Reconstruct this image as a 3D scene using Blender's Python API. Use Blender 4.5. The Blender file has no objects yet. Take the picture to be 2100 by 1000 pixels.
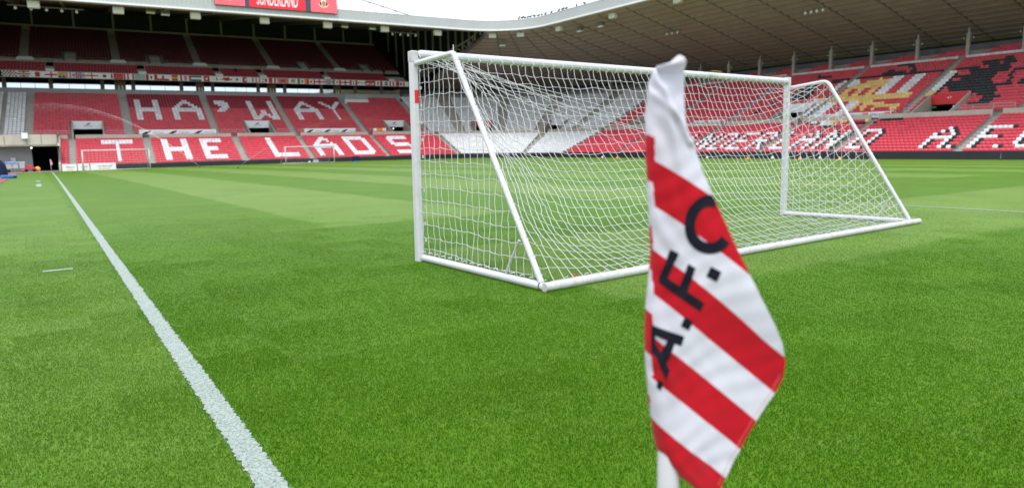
import bpy, bmesh, math, random
import numpy as np
from mathutils import Matrix, Vector

random.seed(4); RNG = np.random.default_rng(7)
scene = bpy.context.scene

# ------------------------------------------------------------------ camera, sky, sun, exposure
YAW = math.radians(34.6); PITCH = math.atan(194 / 1400.0); ROLL = 0.018; EYE = 1.319
_f = np.array([math.sin(YAW) * math.cos(PITCH), math.cos(YAW) * math.cos(PITCH), -math.sin(PITCH)])
_r = np.array([math.cos(YAW), -math.sin(YAW), 0.0]); _u = np.cross(_r, _f)
r2 = _r * math.cos(ROLL) - _u * math.sin(ROLL); u2 = _r * math.sin(ROLL) + _u * math.cos(ROLL)
cam_d = bpy.data.cameras.new('camera'); cam = bpy.data.objects.new('camera', cam_d)
scene.collection.objects.link(cam)
M = Matrix.Identity(4)
for i in range(3):
    M[i][0], M[i][1], M[i][2] = r2[i], u2[i], -_f[i]
M[2][3] = EYE
cam.matrix_world = M
cam_d.sensor_width = 36; cam_d.lens = 24.0; cam_d.clip_start = 0.05; cam_d.clip_end = 3000
cam_d.dof.use_dof = True; cam_d.dof.focus_distance = 4.2; cam_d.dof.aperture_fstop = 2.8
scene.camera = cam

SUN_EL, SUN_AZ = math.radians(61), math.radians(213)      # azimuth clockwise from +Y
world = bpy.data.worlds.new('World'); scene.world = world; world.use_nodes = True
wn, wl = world.node_tree.nodes, world.node_tree.links
bg = wn['Background']; bg.inputs['Strength'].default_value = 0.1
sky = wn.new('ShaderNodeTexSky'); sky.sky_type = 'NISHITA'; sky.sun_disc = False
sky.sun_elevation = SUN_EL; sky.sun_rotation = SUN_AZ; sky.air_density = 1.0; sky.dust_density = 2.0
tc = wn.new('ShaderNodeTexCoord')
mp = wn.new('ShaderNodeMapping'); mp.inputs['Scale'].default_value = (1.0, 1.0, 2.6)
nz = wn.new('ShaderNodeTexNoise'); nz.inputs['Scale'].default_value = 2.2; nz.inputs['Detail'].default_value = 6
cr = wn.new('ShaderNodeValToRGB')
cr.color_ramp.elements[0].position = 0.30; cr.color_ramp.elements[0].color = (0.72, 0.72, 0.72, 1)
cr.color_ramp.elements[1].position = 0.62; cr.color_ramp.elements[1].color = (0.97, 0.97, 0.97, 1)
mx = wn.new('ShaderNodeMixRGB'); mx.inputs['Color2'].default_value = (10.2, 10.8, 12.0, 1)   # bright cloud deck
wl.new(tc.outputs['Generated'], mp.inputs['Vector']); wl.new(mp.outputs['Vector'], nz.inputs['Vector'])
wl.new(nz.outputs['Fac'], cr.inputs['Fac']); wl.new(cr.outputs['Color'], mx.inputs['Fac'])
wl.new(sky.outputs['Color'], mx.inputs['Color1']); sz = wn.new('ShaderNodeSeparateXYZ'); wl.new(tc.outputs['Generated'], sz.inputs[0])
ov = wn.new('ShaderNodeMapRange'); ov.inputs['From Min'].default_value = 0.0; ov.inputs['From Max'].default_value = 1.0; ov.inputs['To Min'].default_value = 0.88; ov.inputs['To Max'].default_value = 1.18
wl.new(sz.outputs['Z'], ov.inputs['Value'])          # overcast sky: dimmer at the horizon than overhead
om = wn.new('ShaderNodeVectorMath'); om.operation = 'SCALE'; wl.new(mx.outputs['Color'], om.inputs[0]); wl.new(ov.outputs['Result'], om.inputs['Scale']); wl.new(om.outputs[0], bg.inputs['Color'])

sun_d = bpy.data.lights.new('sun', 'SUN'); sun_d.energy = 1.5; sun_d.angle = math.radians(20); sun_d.color = (1.0, 0.98, 0.95)
sun = bpy.data.objects.new('sun', sun_d); scene.collection.objects.link(sun)
_sd = Vector((math.sin(SUN_AZ) * math.cos(SUN_EL), math.cos(SUN_AZ) * math.cos(SUN_EL), math.sin(SUN_EL)))
sun.rotation_euler = _sd.to_track_quat('Z', 'Y').to_euler()
sun.location = (0, -20, 40)

vs = scene.view_settings
vs.view_transform = 'Standard'; vs.look = 'None'; vs.exposure = 0.66; vs.gamma = 1.0; vs.use_curve_mapping = False
scene.render.engine = 'CYCLES'
scene.cycles.max_bounces = 6; scene.cycles.diffuse_bounces = 3; scene.cycles.glossy_bounces = 3
scene.cycles.transparent_max_bounces = 12; scene.cycles.use_denoising = True

# ------------------------------------------------------------------ helpers
COL = scene.collection

class MB:
    """collects faces with material slots, builds ONE mesh object"""
    def __init__(s): s.v = []; s.f = []; s.m = []
    def quad(s, a, b, c, d, m=0):
        n = len(s.v); s.v += [tuple(a), tuple(b), tuple(c), tuple(d)]; s.f.append((n, n + 1, n + 2, n + 3)); s.m.append(m)
    def poly(s, pts, m=0):
        n = len(s.v); s.v += [tuple(p) for p in pts]; s.f.append(tuple(range(n, n + len(pts)))); s.m.append(m)
    def hexa(s, p, m=0):
        """8 corners: bottom 0-3 ccw, top 4-7"""
        n = len(s.v); s.v += [tuple(q) for q in p]
        for fc in ((0, 3, 2, 1), (4, 5, 6, 7), (0, 1, 5, 4), (1, 2, 6, 5), (2, 3, 7, 6), (3, 0, 4, 7)):
            s.f.append(tuple(n + i for i in fc)); s.m.append(m)
    def box(s, c, sx, sy, sz, m=0, rz=0.0):
        ca, sa = math.cos(rz), math.sin(rz); p = []
        for z in (-sz / 2, sz / 2):
            for x, y in ((-sx / 2, -sy / 2), (sx / 2, -sy / 2), (sx / 2, sy / 2), (-sx / 2, sy / 2)):
                p.append((c[0] + x * ca - y * sa, c[1] + x * sa + y * ca, c[2] + z))
        s.hexa(p, m)
    def tube(s, pts, r, n=6, m=0, cap=True):
        pts = [np.asarray(p, float) for p in pts]; k = len(pts)
        rr = r if hasattr(r, '__len__') else [r] * k
        base = len(s.v); ref = None
        for i in range(k):
            t = pts[min(i + 1, k - 1)] - pts[max(i - 1, 0)]; t = t / (np.linalg.norm(t) + 1e-12)
            if ref is None:
                ref = np.array([0, 0, 1.0]) if abs(t[2]) < 0.9 else np.array([1.0, 0, 0])
            a = ref - t * (ref @ t); a /= (np.linalg.norm(a) + 1e-12); ref = a; b = np.cross(t, a)
            for j in range(n):
                q = 2 * math.pi * (j + 0.5) / n
                s.v.append(tuple(pts[i] + rr[i] * (a * math.cos(q) + b * math.sin(q))))
        for i in range(k - 1):
            for j in range(n):
                s.f.append((base + i * n + j, base + i * n + (j + 1) % n, base + (i + 1) * n + (j + 1) % n, base + (i + 1) * n + j)); s.m.append(m)
        if cap:
            s.f.append(tuple(base + j for j in range(n))[::-1]); s.m.append(m)
            s.f.append(tuple(base + (k - 1) * n + j for j in range(n))); s.m.append(m)
    def ball(s, c, rx, ry, rz, nu=10, nv=7, m=0):
        base = len(s.v)
        for i in range(nv + 1):
            a = math.pi * i / nv
            for j in range(nu):
                b = 2 * math.pi * j / nu
                s.v.append((c[0] + rx * math.sin(a) * math.cos(b), c[1] + ry * math.sin(a) * math.sin(b), c[2] + rz * math.cos(a)))
        for i in range(nv):
            for j in range(nu):
                s.f.append((base + i * nu + j, base + (i + 1) * nu + j, base + (i + 1) * nu + (j + 1) % nu, base + i * nu + (j + 1) % nu)); s.m.append(m)
    def mesh(s, name, mats, smooth=False):
        me = bpy.data.meshes.new(name); me.from_pydata(s.v, [], s.f); me.update()
        for mt in (mats if isinstance(mats, (list, tuple)) else [mats]): me.materials.append(mt)
        if len(me.polygons) == len(s.m): me.polygons.foreach_set('material_index', s.m)
        if smooth: me.polygons.foreach_set('use_smooth', [True] * len(me.polygons))
        return me
    def build(s, name, mats, parent=None, smooth=False):
        return link(name, s.mesh(name, mats, smooth), parent)

def link(name, me, parent=None):
    o = bpy.data.objects.new(name, me); COL.objects.link(o)
    if parent is not None:
        o.parent = parent
        if parent.type == 'EMPTY': o.matrix_parent_inverse = Matrix.Translation(-Vector(parent.location))
    return o

def thing(name, label, cat, loc=(0, 0, 0), group=None):
    o = bpy.data.objects.new(name, None); COL.objects.link(o); o.location = loc; o.empty_display_size = 0.2
    tag(o, label, cat, group); return o

def tag(o, label=None, cat=None, group=None, kind=None):
    if label: o['label'] = label
    if cat: o['category'] = cat
    if group: o['group'] = group
    if kind: o['kind'] = kind
    return o

def bevel(o, w, seg=2):
    md = o.modifiers.new('bevel', 'BEVEL'); md.width = w; md.segments = seg; md.limit_method = 'ANGLE'; return o

# ------------------------------------------------------------------ materials
def mat(name, col, rough=0.6, spec=0.4, var=0.0, vscale=3.0, metal=0.0, tone=False, bump=0.0, bscale=40.0, coords='Object'):
    m = bpy.data.materials.new(name); m.use_nodes = True; n, l = m.node_tree.nodes, m.node_tree.links
    b = n['Principled BSDF']; b.inputs['Roughness'].default_value = rough; b.inputs['Metallic'].default_value = metal
    b.inputs['Specular IOR Level'].default_value = spec
    c = n.new('ShaderNodeRGB'); c.outputs[0].default_value = (*col, 1); out = c.outputs[0]
    geo = n.new('ShaderNodeNewGeometry')
    if var > 0:
        t = n.new('ShaderNodeTexNoise'); t.inputs['Scale'].default_value = vscale; t.inputs['Detail'].default_value = 5; t.inputs['Roughness'].default_value = 0.65
        l.new(geo.outputs['Position'], t.inputs['Vector'])
        mr = n.new('ShaderNodeMapRange'); mr.inputs['From Min'].default_value = 0.3; mr.inputs['From Max'].default_value = 0.7
        mr.inputs['To Min'].default_value = 1 - var; mr.inputs['To Max'].default_value = 1 + var
        l.new(t.outputs['Fac'], mr.inputs['Value'])
        mu = n.new('ShaderNodeVectorMath'); mu.operation = 'SCALE'
        l.new(out, mu.inputs[0]); l.new(mr.outputs['Result'], mu.inputs['Scale']); out = mu.outputs[0]
    if tone:
        at = n.new('ShaderNodeAttribute'); at.attribute_name = 'tone'
        oi = n.new('ShaderNodeObjectInfo'); ad = n.new('ShaderNodeMath'); ad.operation = 'MULTIPLY_ADD'
        ad.inputs[1].default_value = 0.0; l.new(oi.outputs['Random'], ad.inputs[0]); l.new(at.outputs['Fac'], ad.inputs[2])
        mr2 = n.new('ShaderNodeMapRange'); mr2.inputs['To Min'].default_value = 0.82; mr2.inputs['To Max'].default_value = 1.16
        l.new(ad.outputs[0], mr2.inputs['Value'])
        mu2 = n.new('ShaderNodeVectorMath'); mu2.operation = 'SCALE'
        l.new(out, mu2.inputs[0]); l.new(mr2.outputs['Result'], mu2.inputs['Scale']); out = mu2.outputs[0]
    l.new(out, b.inputs['Base Color'])
    if bump > 0:
        t2 = n.new('ShaderNodeTexNoise'); t2.inputs['Scale'].default_value = bscale; t2.inputs['Detail'].default_value = 4
        l.new(geo.outputs['Position'], t2.inputs['Vector'])
        bp = n.new('ShaderNodeBump'); bp.inputs['Strength'].default_value = bump; bp.inputs['Distance'].default_value = 0.02
        l.new(t2.outputs['Fac'], bp.inputs['Height']); l.new(bp.outputs['Normal'], b.inputs['Normal'])
    return m

def emit(name, col, strength):
    m = bpy.data.materials.new(name); m.use_nodes = True; b = m.node_tree.nodes['Principled BSDF']
    b.inputs['Base Color'].default_value = (*col, 1); b.inputs['Emission Color'].default_value = (*col, 1); b.inputs['Emission Strength'].default_value = strength
    return m

MT = dict(
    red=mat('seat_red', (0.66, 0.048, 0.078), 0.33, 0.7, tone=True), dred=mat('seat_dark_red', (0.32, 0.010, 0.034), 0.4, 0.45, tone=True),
    white=mat('seat_white', (0.82, 0.83, 0.85), 0.35, 0.5, tone=True), black=mat('seat_black', (0.018, 0.02, 0.026), 0.35, 0.5, tone=True),
    yellow=mat('seat_yellow', (0.86, 0.60, 0.20), 0.35, 0.5, tone=True),
    conc=mat('concrete', (0.36, 0.34, 0.30), 0.85, 0.2, 0.16, 0.8, bump=0.2), parapet=mat('parapet_concrete', (0.47, 0.43, 0.36), 0.85, 0.2, 0.14, 0.5),
    step=mat('step_concrete', (0.46, 0.44, 0.40), 0.85, 0.2, 0.12, 1.5), grey=mat('grey_wall', (0.42, 0.42, 0.42), 0.8, 0.2, 0.06, 1.0),
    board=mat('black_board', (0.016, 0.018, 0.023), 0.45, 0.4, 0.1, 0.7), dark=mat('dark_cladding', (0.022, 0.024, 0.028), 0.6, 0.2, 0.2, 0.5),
    rib=mat('cladding_rib', (0.34, 0.33, 0.31), 0.6, 0.3), fascia=mat('fascia_sheet', (0.43, 0.45, 0.44), 0.5, 0.4, 0.05, 0.25),
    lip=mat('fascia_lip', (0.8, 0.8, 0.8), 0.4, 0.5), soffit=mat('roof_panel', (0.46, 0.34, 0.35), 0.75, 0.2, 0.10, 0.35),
    soffit_shaded=mat('shaded_soffit', (0.13, 0.11, 0.10), 0.75, 0.2, 0.10, 0.35), truss=mat('truss_paint', (0.30, 0.28, 0.26), 0.6, 0.3), purlin=mat('purlin_steel', (0.25, 0.20, 0.18), 0.6, 0.3), shaded_red=mat('seat_shaded_red', (0.085, 0.002, 0.008), 0.45, 0.35, tone=True),  # dark soffit and upper seat red: shade under the high roof put into colour
    deck=mat('roof_deck', (0.10, 0.10, 0.10), 0.8, 0.2), steel=mat('steel', (0.16, 0.15, 0.14), 0.55, 0.4, 0.1, 2.0), column=mat('column_paint', (0.42, 0.39, 0.34), 0.6, 0.3, 0.15, 2.0),
    rail=mat('galvanised_rail', (0.42, 0.43, 0.44), 0.4, 0.5, metal=0.3), wpaint=mat('white_paint', (0.55, 0.55, 0.57), 0.33, 0.5, 0.04, 6.0),
    wdirty=mat('worn_white_paint', (0.50, 0.50, 0.49), 0.38, 0.5, 0.12, 9.0), sign=mat('white_sign', (0.8, 0.81, 0.83), 0.5, 0.4),
    signred=mat('red_sign', (0.6, 0.02, 0.025), 0.45, 0.4), ink=mat('black_ink', (0.012, 0.012, 0.014), 0.6, 0.2), redink=mat('red_ink', (0.6, 0.03, 0.04), 0.6, 0.2),
    greyink=mat('grey_ink', (0.25, 0.25, 0.25), 0.6, 0.2), wood=mat('door_wood', (0.25, 0.13, 0.055), 0.5, 0.4, 0.2, 4.0),
    cord=mat('net_cord', (0.56, 0.56, 0.58), 0.7, 0.2), track=mat('track_surface', (0.26, 0.11, 0.09), 0.9, 0.1, 0.15, 1.2),
    apron=mat('apron_concrete', (0.30, 0.28, 0.27), 0.9, 0.1, 0.15, 0.8), blue=mat('blue_plastic', (0.03, 0.13, 0.42), 0.5, 0.4), navy=mat('navy_fabric', (0.012, 0.02, 0.05), 0.8, 0.2, 0.2, 6.0),
    grey2=mat('grey_plastic', (0.42, 0.43, 0.44), 0.6, 0.3), redp=mat('red_machine_paint', (0.5, 0.03, 0.03), 0.4, 0.5), orange=mat('orange_plastic', (0.9, 0.25, 0.02), 0.5, 0.4),
    amber=mat('amber_plastic', (0.85, 0.42, 0.04), 0.5, 0.4), rubber=mat('black_rubber', (0.02, 0.02, 0.02), 0.8, 0.2), spk=mat('speaker_white', (0.72, 0.71, 0.68), 0.5, 0.4),
    gold=mat('gold_print', (0.62, 0.42, 0.08), 0.6, 0.2), skyb=mat('light_blue_print', (0.28, 0.50, 0.62), 0.6, 0.2), green=mat('green_print', (0.04, 0.28, 0.10), 0.6, 0.2),
    bluep=mat('blue_print', (0.05, 0.08, 0.28), 0.6, 0.2), flagred=mat('red_print', (0.52, 0.035, 0.05), 0.6, 0.2), pinkred=mat('washed_red_print', (0.62, 0.22, 0.23), 0.6, 0.2),
    screen=emit('screen_red', (0.62, 0.012, 0.03), 0.35), screenpink=emit('screen_pink', (0.9, 0.10, 0.13), 0.30), screenink=emit('screen_white', (0.75, 0.75, 0.75), 0.25),
    screenbar=mat('screen_frame', (0.05, 0.07, 0.11), 0.4, 0.4), lampglow=emit('lit_lamp', (1.0, 0.95, 0.85), 2.0), skin=mat('skin', (0.45, 0.27, 0.2), 0.6, 0.3),
    feather=mat('dark_feathers', (0.03, 0.03, 0.035), 0.7, 0.2), paint=mat('line_paint', (0.33, 0.365, 0.36), 0.8, 0.2, 0.10, 25.0),
)
def speckle(m, col2, scale, lo, hi, amount):
    n, l = m.node_tree.nodes, m.node_tree.links; b = n['Principled BSDF']; src = b.inputs['Base Color'].links[0].from_socket
    geo = n.new('ShaderNodeNewGeometry'); t = n.new('ShaderNodeTexNoise'); t.inputs['Scale'].default_value = scale; t.inputs['Detail'].default_value = 6; t.inputs['Roughness'].default_value = .7
    l.new(geo.outputs['Position'], t.inputs['Vector']); mr = n.new('ShaderNodeMapRange'); mr.inputs['From Min'].default_value = lo; mr.inputs['From Max'].default_value = hi; mr.inputs['To Max'].default_value = amount
    l.new(t.outputs['Fac'], mr.inputs['Value']); mx2 = n.new('ShaderNodeMixRGB'); mx2.inputs['Color2'].default_value = (*col2, 1); l.new(mr.outputs['Result'], mx2.inputs['Fac']); l.new(src, mx2.inputs['Color1']); l.new(mx2.outputs[0], b.inputs['Base Color'])
speckle(MT['paint'], (.08, .18, .03), 90, .46, .62, .8)
speckle(MT['wpaint'], (.36, .36, .30), 7, .56, .74, .45); speckle(MT['wdirty'], (.25, .26, .18), 11, .50, .72, .6)
speckle(MT['cord'], (.45, .47, .40), 5, .5, .75, .5)
# window glass
gm = bpy.data.materials.new('window_glass'); gm.use_nodes = True
gb = gm.node_tree.nodes['Principled BSDF']; gb.inputs['Base Color'].default_value = (0.62, 0.68, 0.72, 1); gb.inputs['Roughness'].default_value = 0.04; gb.inputs['Metallic'].default_value = 1.0   # coated, mirror-like glazing
MT['glass'] = gm

# ------------------------------------------------------------------ ground height (the pitch falls gently to its far sides)
_cp = np.array([(0, 0, 0), (0.7, 20, 0), (3.7, 7.4, 0), (11.4, 7.6, .04), (4.7, 97.2, -.41), (11.8, 97.2, -.33), (30, 101, -.16), (37.6, 102.5, -.12), (0.7, 108, -.55),
    (78, 25, -.56), (78, 40, -.5), (78, 71, -.38), (78, 100, -.26), (60, 113, -.16), (40, 114, -.32), (15, 116, -.5), (0, 117, -.62), (15, 12, 0), (25, 12, -.02), (40, 17, -.10), (60, 20, -.3), (0, 45, -.1), (20, 50, -.05), (40, 60, -.08), (-10, 10, 0), (-10, 100, -.6), (78, 0, -.6), (40, 0, -.1)], float)
def _phi(x, y):
    x = np.asarray(x, float) / 40; y = np.asarray(y, float) / 60
    return np.stack([np.ones_like(x), x, y, x * x, x * y, y * y, x ** 3, x * x * y, x * y * y, y ** 3, (x * y) ** 2], -1)
_A = _phi(_cp[:, 0], _cp[:, 1]); _w = np.ones(len(_cp)); _w[:4] = 12
_co = np.linalg.solve((_A * _w[:, None]).T @ _A + 1e-3 * np.eye(_A.shape[1]), (_A * _w[:, None]).T @ _cp[:, 2])
def gz(x, y):
    return _phi(np.clip(x, -14, 82), np.clip(y, -6, 119)) @ _co - 0.018

# ------------------------------------------------------------------ plan of the stands: straight - corner arc - straight
RAD = 12.0; YW = -0.06
eL = np.array([math.cos(YW), math.sin(YW)]); nL = np.array([-math.sin(YW), math.cos(YW)]); OL = np.array([60.0, 113.0]); XR = 78.0
aL = math.atan2(nL[1], nL[0]); _sI = (XR - OL[0]) / eL[0]
S1 = _sI - RAD * math.tan(aL / 2); T1 = OL + eL * S1; CC = T1 - nL * RAD; S2 = S1 + RAD * aL; T2 = CC + np.array([RAD, 0])
def zb(s):
    zl = -.16 + .008 * S1; zr = -.5 + .004 * (T2[1] - 40)
    if s <= S1: return -.16 + .008 * s
    if s >= S2: return -.5 + .004 * (T2[1] - (s - S2) - 40)
    return zl + (zr - zl) * (s - S1) / (S2 - S1)
def pt(s, g, h):
    if s <= S1: p = OL + eL * s + nL * g
    elif s >= S2: p = T2 + np.array([g, -(s - S2)])
    else:
        a = aL - (s - S1) / RAD; p = CC + (RAD + g) * np.array([math.cos(a), math.sin(a)])
    return np.array([p[0], p[1], zb(s) + h])
def nrm(s):
    if s <= S1: return nL
    if s >= S2: return np.array([1.0, 0.0])
    a = aL - (s - S1) / RAD; return np.array([math.cos(a), math.sin(a)])
def tang(s):
    n = nrm(s); return np.array([n[1], -n[0]])
def samples(a, b, step=0.6):
    """s positions from a to b, fine on the arc, corners of the plan included"""
    out = [a]
    for c in (S1, S2):
        if a < c < b: out.append(c)
    out.append(b); res = []
    for p, q in zip(out[:-1], out[1:]):
        k = max(1, int(math.ceil((q - p) / step))) if (p >= S1 - 1e-6 and q <= S2 + 1e-6) else 1
        res += [p + (q - p) * i / k for i in range(k)]
    return res + [b]
def sweep(mb, a, b, prof, m=0, closed=True, step=0.6):
    """sweeps a (g,h) profile along the plan"""
    ss = samples(a, b, step); k = len(prof); base = len(mb.v)
    for s in ss:
        for g, h in prof: mb.v.append(tuple(pt(s, g, h)))
    e = k if closed else k - 1
    for i in range(len(ss) - 1):
        for j in range(e):
            j2 = (j + 1) % k
            mb.f.append((base + i * k + j, base + i * k + j2, base + (i + 1) * k + j2, base + (i + 1) * k + j)); mb.m.append(m)
    if closed:
        mb.f.append(tuple(base + j for j in range(k))); mb.m.append(m)
        mb.f.append(tuple(base + (len(ss) - 1) * k + j for j in range(k))[::-1]); mb.m.append(m)

# ------------------------------------------------------------------ grass
def grass_material(name, blade):
    m = bpy.data.materials.new(name); m.use_nodes = True; n, l = m.node_tree.nodes, m.node_tree.links
    b = n['Principled BSDF']; b.inputs['Roughness'].default_value = 0.55; b.inputs['Specular IOR Level'].default_value = 0.12 if blade else 0.1
    geo = n.new('ShaderNodeNewGeometry'); sep = n.new('ShaderNodeSeparateXYZ'); 
    wob = n.new('ShaderNodeTexNoise'); wob.inputs['Scale'].default_value = 0.9; wob.inputs['Detail'].default_value = 3
    l.new(geo.outputs['Position'], wob.inputs['Vector'])
    wv = n.new('ShaderNodeVectorMath'); wv.operation = 'MULTIPLY_ADD'; wv.inputs[1].default_value = (0.5, 0.5, 0)
    l.new(wob.outputs['Color'], wv.inputs[0]); l.new(geo.outputs['Position'], wv.inputs[2]); l.new(wv.outputs[0], sep.inputs[0])
    def math_(op, a, b_=None, c_=None):
        x = n.new('ShaderNodeMath'); x.operation = op
        for i, q in enumerate((a, b_, c_)):
            if q is None: continue
            if isinstance(q, (int, float)): x.inputs[i].default_value = q
            else: l.new(q, x.inputs[i])
        return x.outputs[0]
    def band(sock, off, per):
        ph = math_('MULTIPLY', math_('SUBTRACT', sock, off), math.pi / per)
        v = math_('MULTIPLY', math_('SINE', ph), 9.0)
        return math_('ADD', math_('MULTIPLY', math_('MAXIMUM', math_('MINIMUM', v, 1.0), -1.0), 0.5), 0.5)
    bx = band(sep.outputs['X'], 4.45, 3.9); by = band(sep.outputs['Y'], 4.38, 3.85)
    def step(sock, at, w): return math_('MINIMUM', math_('MAXIMUM', math_('MULTIPLY', math_('SUBTRACT', sock, at), 1.0 / w), 0.0), 1.0)
    sel = step(sep.outputs['Y'], 12.1, 0.15)
    mow = math_('ADD', math_('MULTIPLY', by, math_('SUBTRACT', 1.0, sel)), math_('MULTIPLY', bx, sel))
    mow = math_('MULTIPLY', mow, step(sep.outputs['X'], 4.35, 0.2))
    outside = math_('LESS_THAN', sep.outputs['X'], 0.9)
    mow = math_('MAXIMUM', mow, math_('MULTIPLY', outside, math_('ADD', 0.35, math_('MULTIPLY', by, 0.2))))
    pat = n.new('ShaderNodeTexNoise'); pat.inputs['Scale'].default_value = 0.55; pat.inputs['Detail'].default_value = 8; pat.inputs['Roughness'].default_value = 0.62
    l.new(geo.outputs['Position'], pat.inputs['Vector'])
    fine = n.new('ShaderNodeTexNoise'); fine.inputs['Scale'].default_value = 320.0 if blade else 30.0; fine.inputs['Detail'].default_value = 3
    l.new(geo.outputs['Position'], fine.inputs['Vector'])
    mixc = n.new('ShaderNodeMixRGB')
    if blade:
        mixc.inputs['Color1'].default_value = (0.056, 0.176, 0.001, 1); mixc.inputs['Color2'].default_value = (0.132, 0.262, 0.030, 1)
    else:
        mixc.inputs['Color1'].default_value = (0.060, 0.146, 0.002, 1); mixc.inputs['Color2'].default_value = (0.118, 0.200, 0.034, 1)
    fac = math_('ADD', mow, math_('MULTIPLY', math_('SUBTRACT', pat.outputs['Fac'], 0.5), 0.55))
    fac = math_('MINIMUM', math_('MAXIMUM', fac, 0.0), 1.15)
    l.new(fac, mixc.inputs['Fac'])
    amp = math_('ADD', 1.0, math_('MULTIPLY', math_('SUBTRACT', fine.outputs['Fac'], 0.5), 1.4 if blade else 0.5))
    amp = math_('MULTIPLY', amp, math_('ADD', 1.0, math_('MULTIPLY', math_('SUBTRACT', pat.outputs['Fac'], 0.5), 0.5)))
    hue = n.new('ShaderNodeTexNoise'); hue.inputs['Scale'].default_value = 9.0; hue.inputs['Detail'].default_value = 6; hue.inputs['Roughness'].default_value = 0.75; l.new(geo.outputs['Position'], hue.inputs['Vector'])
    hr = n.new('ShaderNodeMapRange'); hr.inputs['From Min'].default_value = 0.40; hr.inputs['From Max'].default_value = 0.72; hr.inputs['To Min'].default_value = 0.0; hr.inputs['To Max'].default_value = 0.55; l.new(hue.outputs['Fac'], hr.inputs['Value'])
    hm = n.new('ShaderNodeMixRGB'); hm.inputs['Color2'].default_value = (0.11, 0.20, 0.012, 1); l.new(hr.outputs['Result'], hm.inputs['Fac']); l.new(mixc.outputs['Color'], hm.inputs['Color1'])
    vm = n.new('ShaderNodeVectorMath'); vm.operation = 'SCALE'; l.new(hm.outputs['Color'], vm.inputs[0]); l.new(amp, vm.inputs['Scale']); col = vm.outputs[0]
    # worn, pale patches
    worn = n.new('ShaderNodeTexNoise'); worn.inputs['Scale'].default_value = 1.7; worn.inputs['Detail'].default_value = 6; worn.inputs['Roughness'].default_value = 0.7
    l.new(geo.outputs['Position'], worn.inputs['Vector'])
    wr = n.new('ShaderNodeMapRange'); wr.inputs['From Min'].default_value = 0.56; wr.inputs['From Max'].default_value = 0.80; wr.inputs['To Max'].default_value = 0.45
    l.new(worn.outputs['Fac'], wr.inputs['Value'])
    mw = n.new('ShaderNodeMixRGB'); mw.inputs['Color2'].default_value = (0.15, 0.26, 0.05, 1)
    l.new(wr.outputs['Result'], mw.inputs['Fac']); l.new(col, mw.inputs['Color1']); col = mw.outputs['Color']
    if blade:
        at = n.new('ShaderNodeAttribute'); at.attribute_name = 'tip'
        # line paint sprayed on the blades that stand in the touchline or the corner mark
        sp = n.new('ShaderNodeSeparateXYZ'); jn = n.new('ShaderNodeTexNoise'); jn.inputs['Scale'].default_value = 42.0
        l.new(geo.outputs['Position'], jn.inputs['Vector'])
        jv = n.new('ShaderNodeVectorMath'); jv.operation = 'MULTIPLY_ADD'; jv.inputs[1].default_value = (0.05, 0.05, 0); 
        l.new(jn.outputs['Color'], jv.inputs[0]); l.new(geo.outputs['Position'], jv.inputs[2]); l.new(jv.outputs[0], sp.inputs[0])
        def stripe(sock, c, hw):
            return math_('LESS_THAN', math_('ABSOLUTE', math_('SUBTRACT', sock, c + 0.025)), hw)
        X, Y = sp.outputs['X'], sp.outputs['Y']
        w1 = stripe(math_('SUBTRACT', X, math_('MULTIPLY', Y, 0.009)), 0.64, 0.058)
        w2 = math_('MULTIPLY', stripe(X, 0.10, 0.15), stripe(Y, 9.70, 0.05))
        w3 = math_('MULTIPLY', stripe(X, PEN_X, 0.06), math_('GREATER_THAN', Y, GL_Y))
        w4 = math_('MULTIPLY', stripe(Y, GL_Y + 16.5, 0.06), math_('GREATER_THAN', X, PEN_X))
        pw = math_('MINIMUM', math_('ADD', math_('ADD', w1, w2), math_('ADD', w3, w4)), 1.0)
        tn = n.new('ShaderNodeMapRange'); tn.inputs['From Min'].default_value = 0.28; tn.inputs['From Max'].default_value = 0.42
        l.new(fine.outputs['Fac'], tn.inputs['Value'])
        pm = n.new('ShaderNodeMixRGB'); pm.inputs['Color2'].default_value = (0.35, 0.385, 0.38, 1)
        l.new(math_('MULTIPLY', pw, tn.outputs['Result']), pm.inputs['Fac']); l.new(col, pm.inputs['Color1']); col = pm.outputs['Color']
        # a little light passes through a blade
        tr = n.new('ShaderNodeBsdfTranslucent'); l.new(col, tr.inputs['Color'])
        ms = n.new('ShaderNodeMixShader'); ms.inputs['Fac'].default_value = 0.38
        l.new(b.outputs[0], ms.inputs[1]); l.new(tr.outputs[0], ms.inputs[2]); l.new(ms.outputs[0], n['Material Output'].inputs['Surface'])
    l.new(col, b.inputs['Base Color'])
    return m
TL_X, GL_Y, PEN_X, FAR_Y = 0.70, 0.72, 14.9, 105.7
MT['grass'] = grass_material('pitch_grass', False); MT['blade'] = grass_material('grass_blade', True)

xs = np.arange(-90, 181, 1.5); ys = np.arange(-80, 231, 1.5)
XX, YY = np.meshgrid(xs, ys, indexing='ij'); ZZ = gz(XX, YY)
gv = np.stack([XX, YY, ZZ], -1).reshape(-1, 3); ny = len(ys)
I, J = np.meshgrid(np.arange(len(xs) - 1), np.arange(ny - 1), indexing='ij'); a_ = (I * ny + J).ravel()
gf = np.stack([a_, a_ + ny, a_ + ny + 1, a_ + 1], -1)
me = bpy.data.meshes.new('pitch'); me.from_pydata(gv.tolist(), [], gf.tolist()); me.materials.append(MT['grass'])
me.polygons.foreach_set('use_smooth', [True] * len(me.polygons))
tag(link('pitch', me), kind='structure')
mb = MB(); mb.quad((-1500, -1500, -1.6), (1500, -1500, -1.6), (1500, 1500, -1.6), (-1500, 1500, -1.6)); tag(mb.build('ground', MT['apron']), kind='structure')

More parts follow.
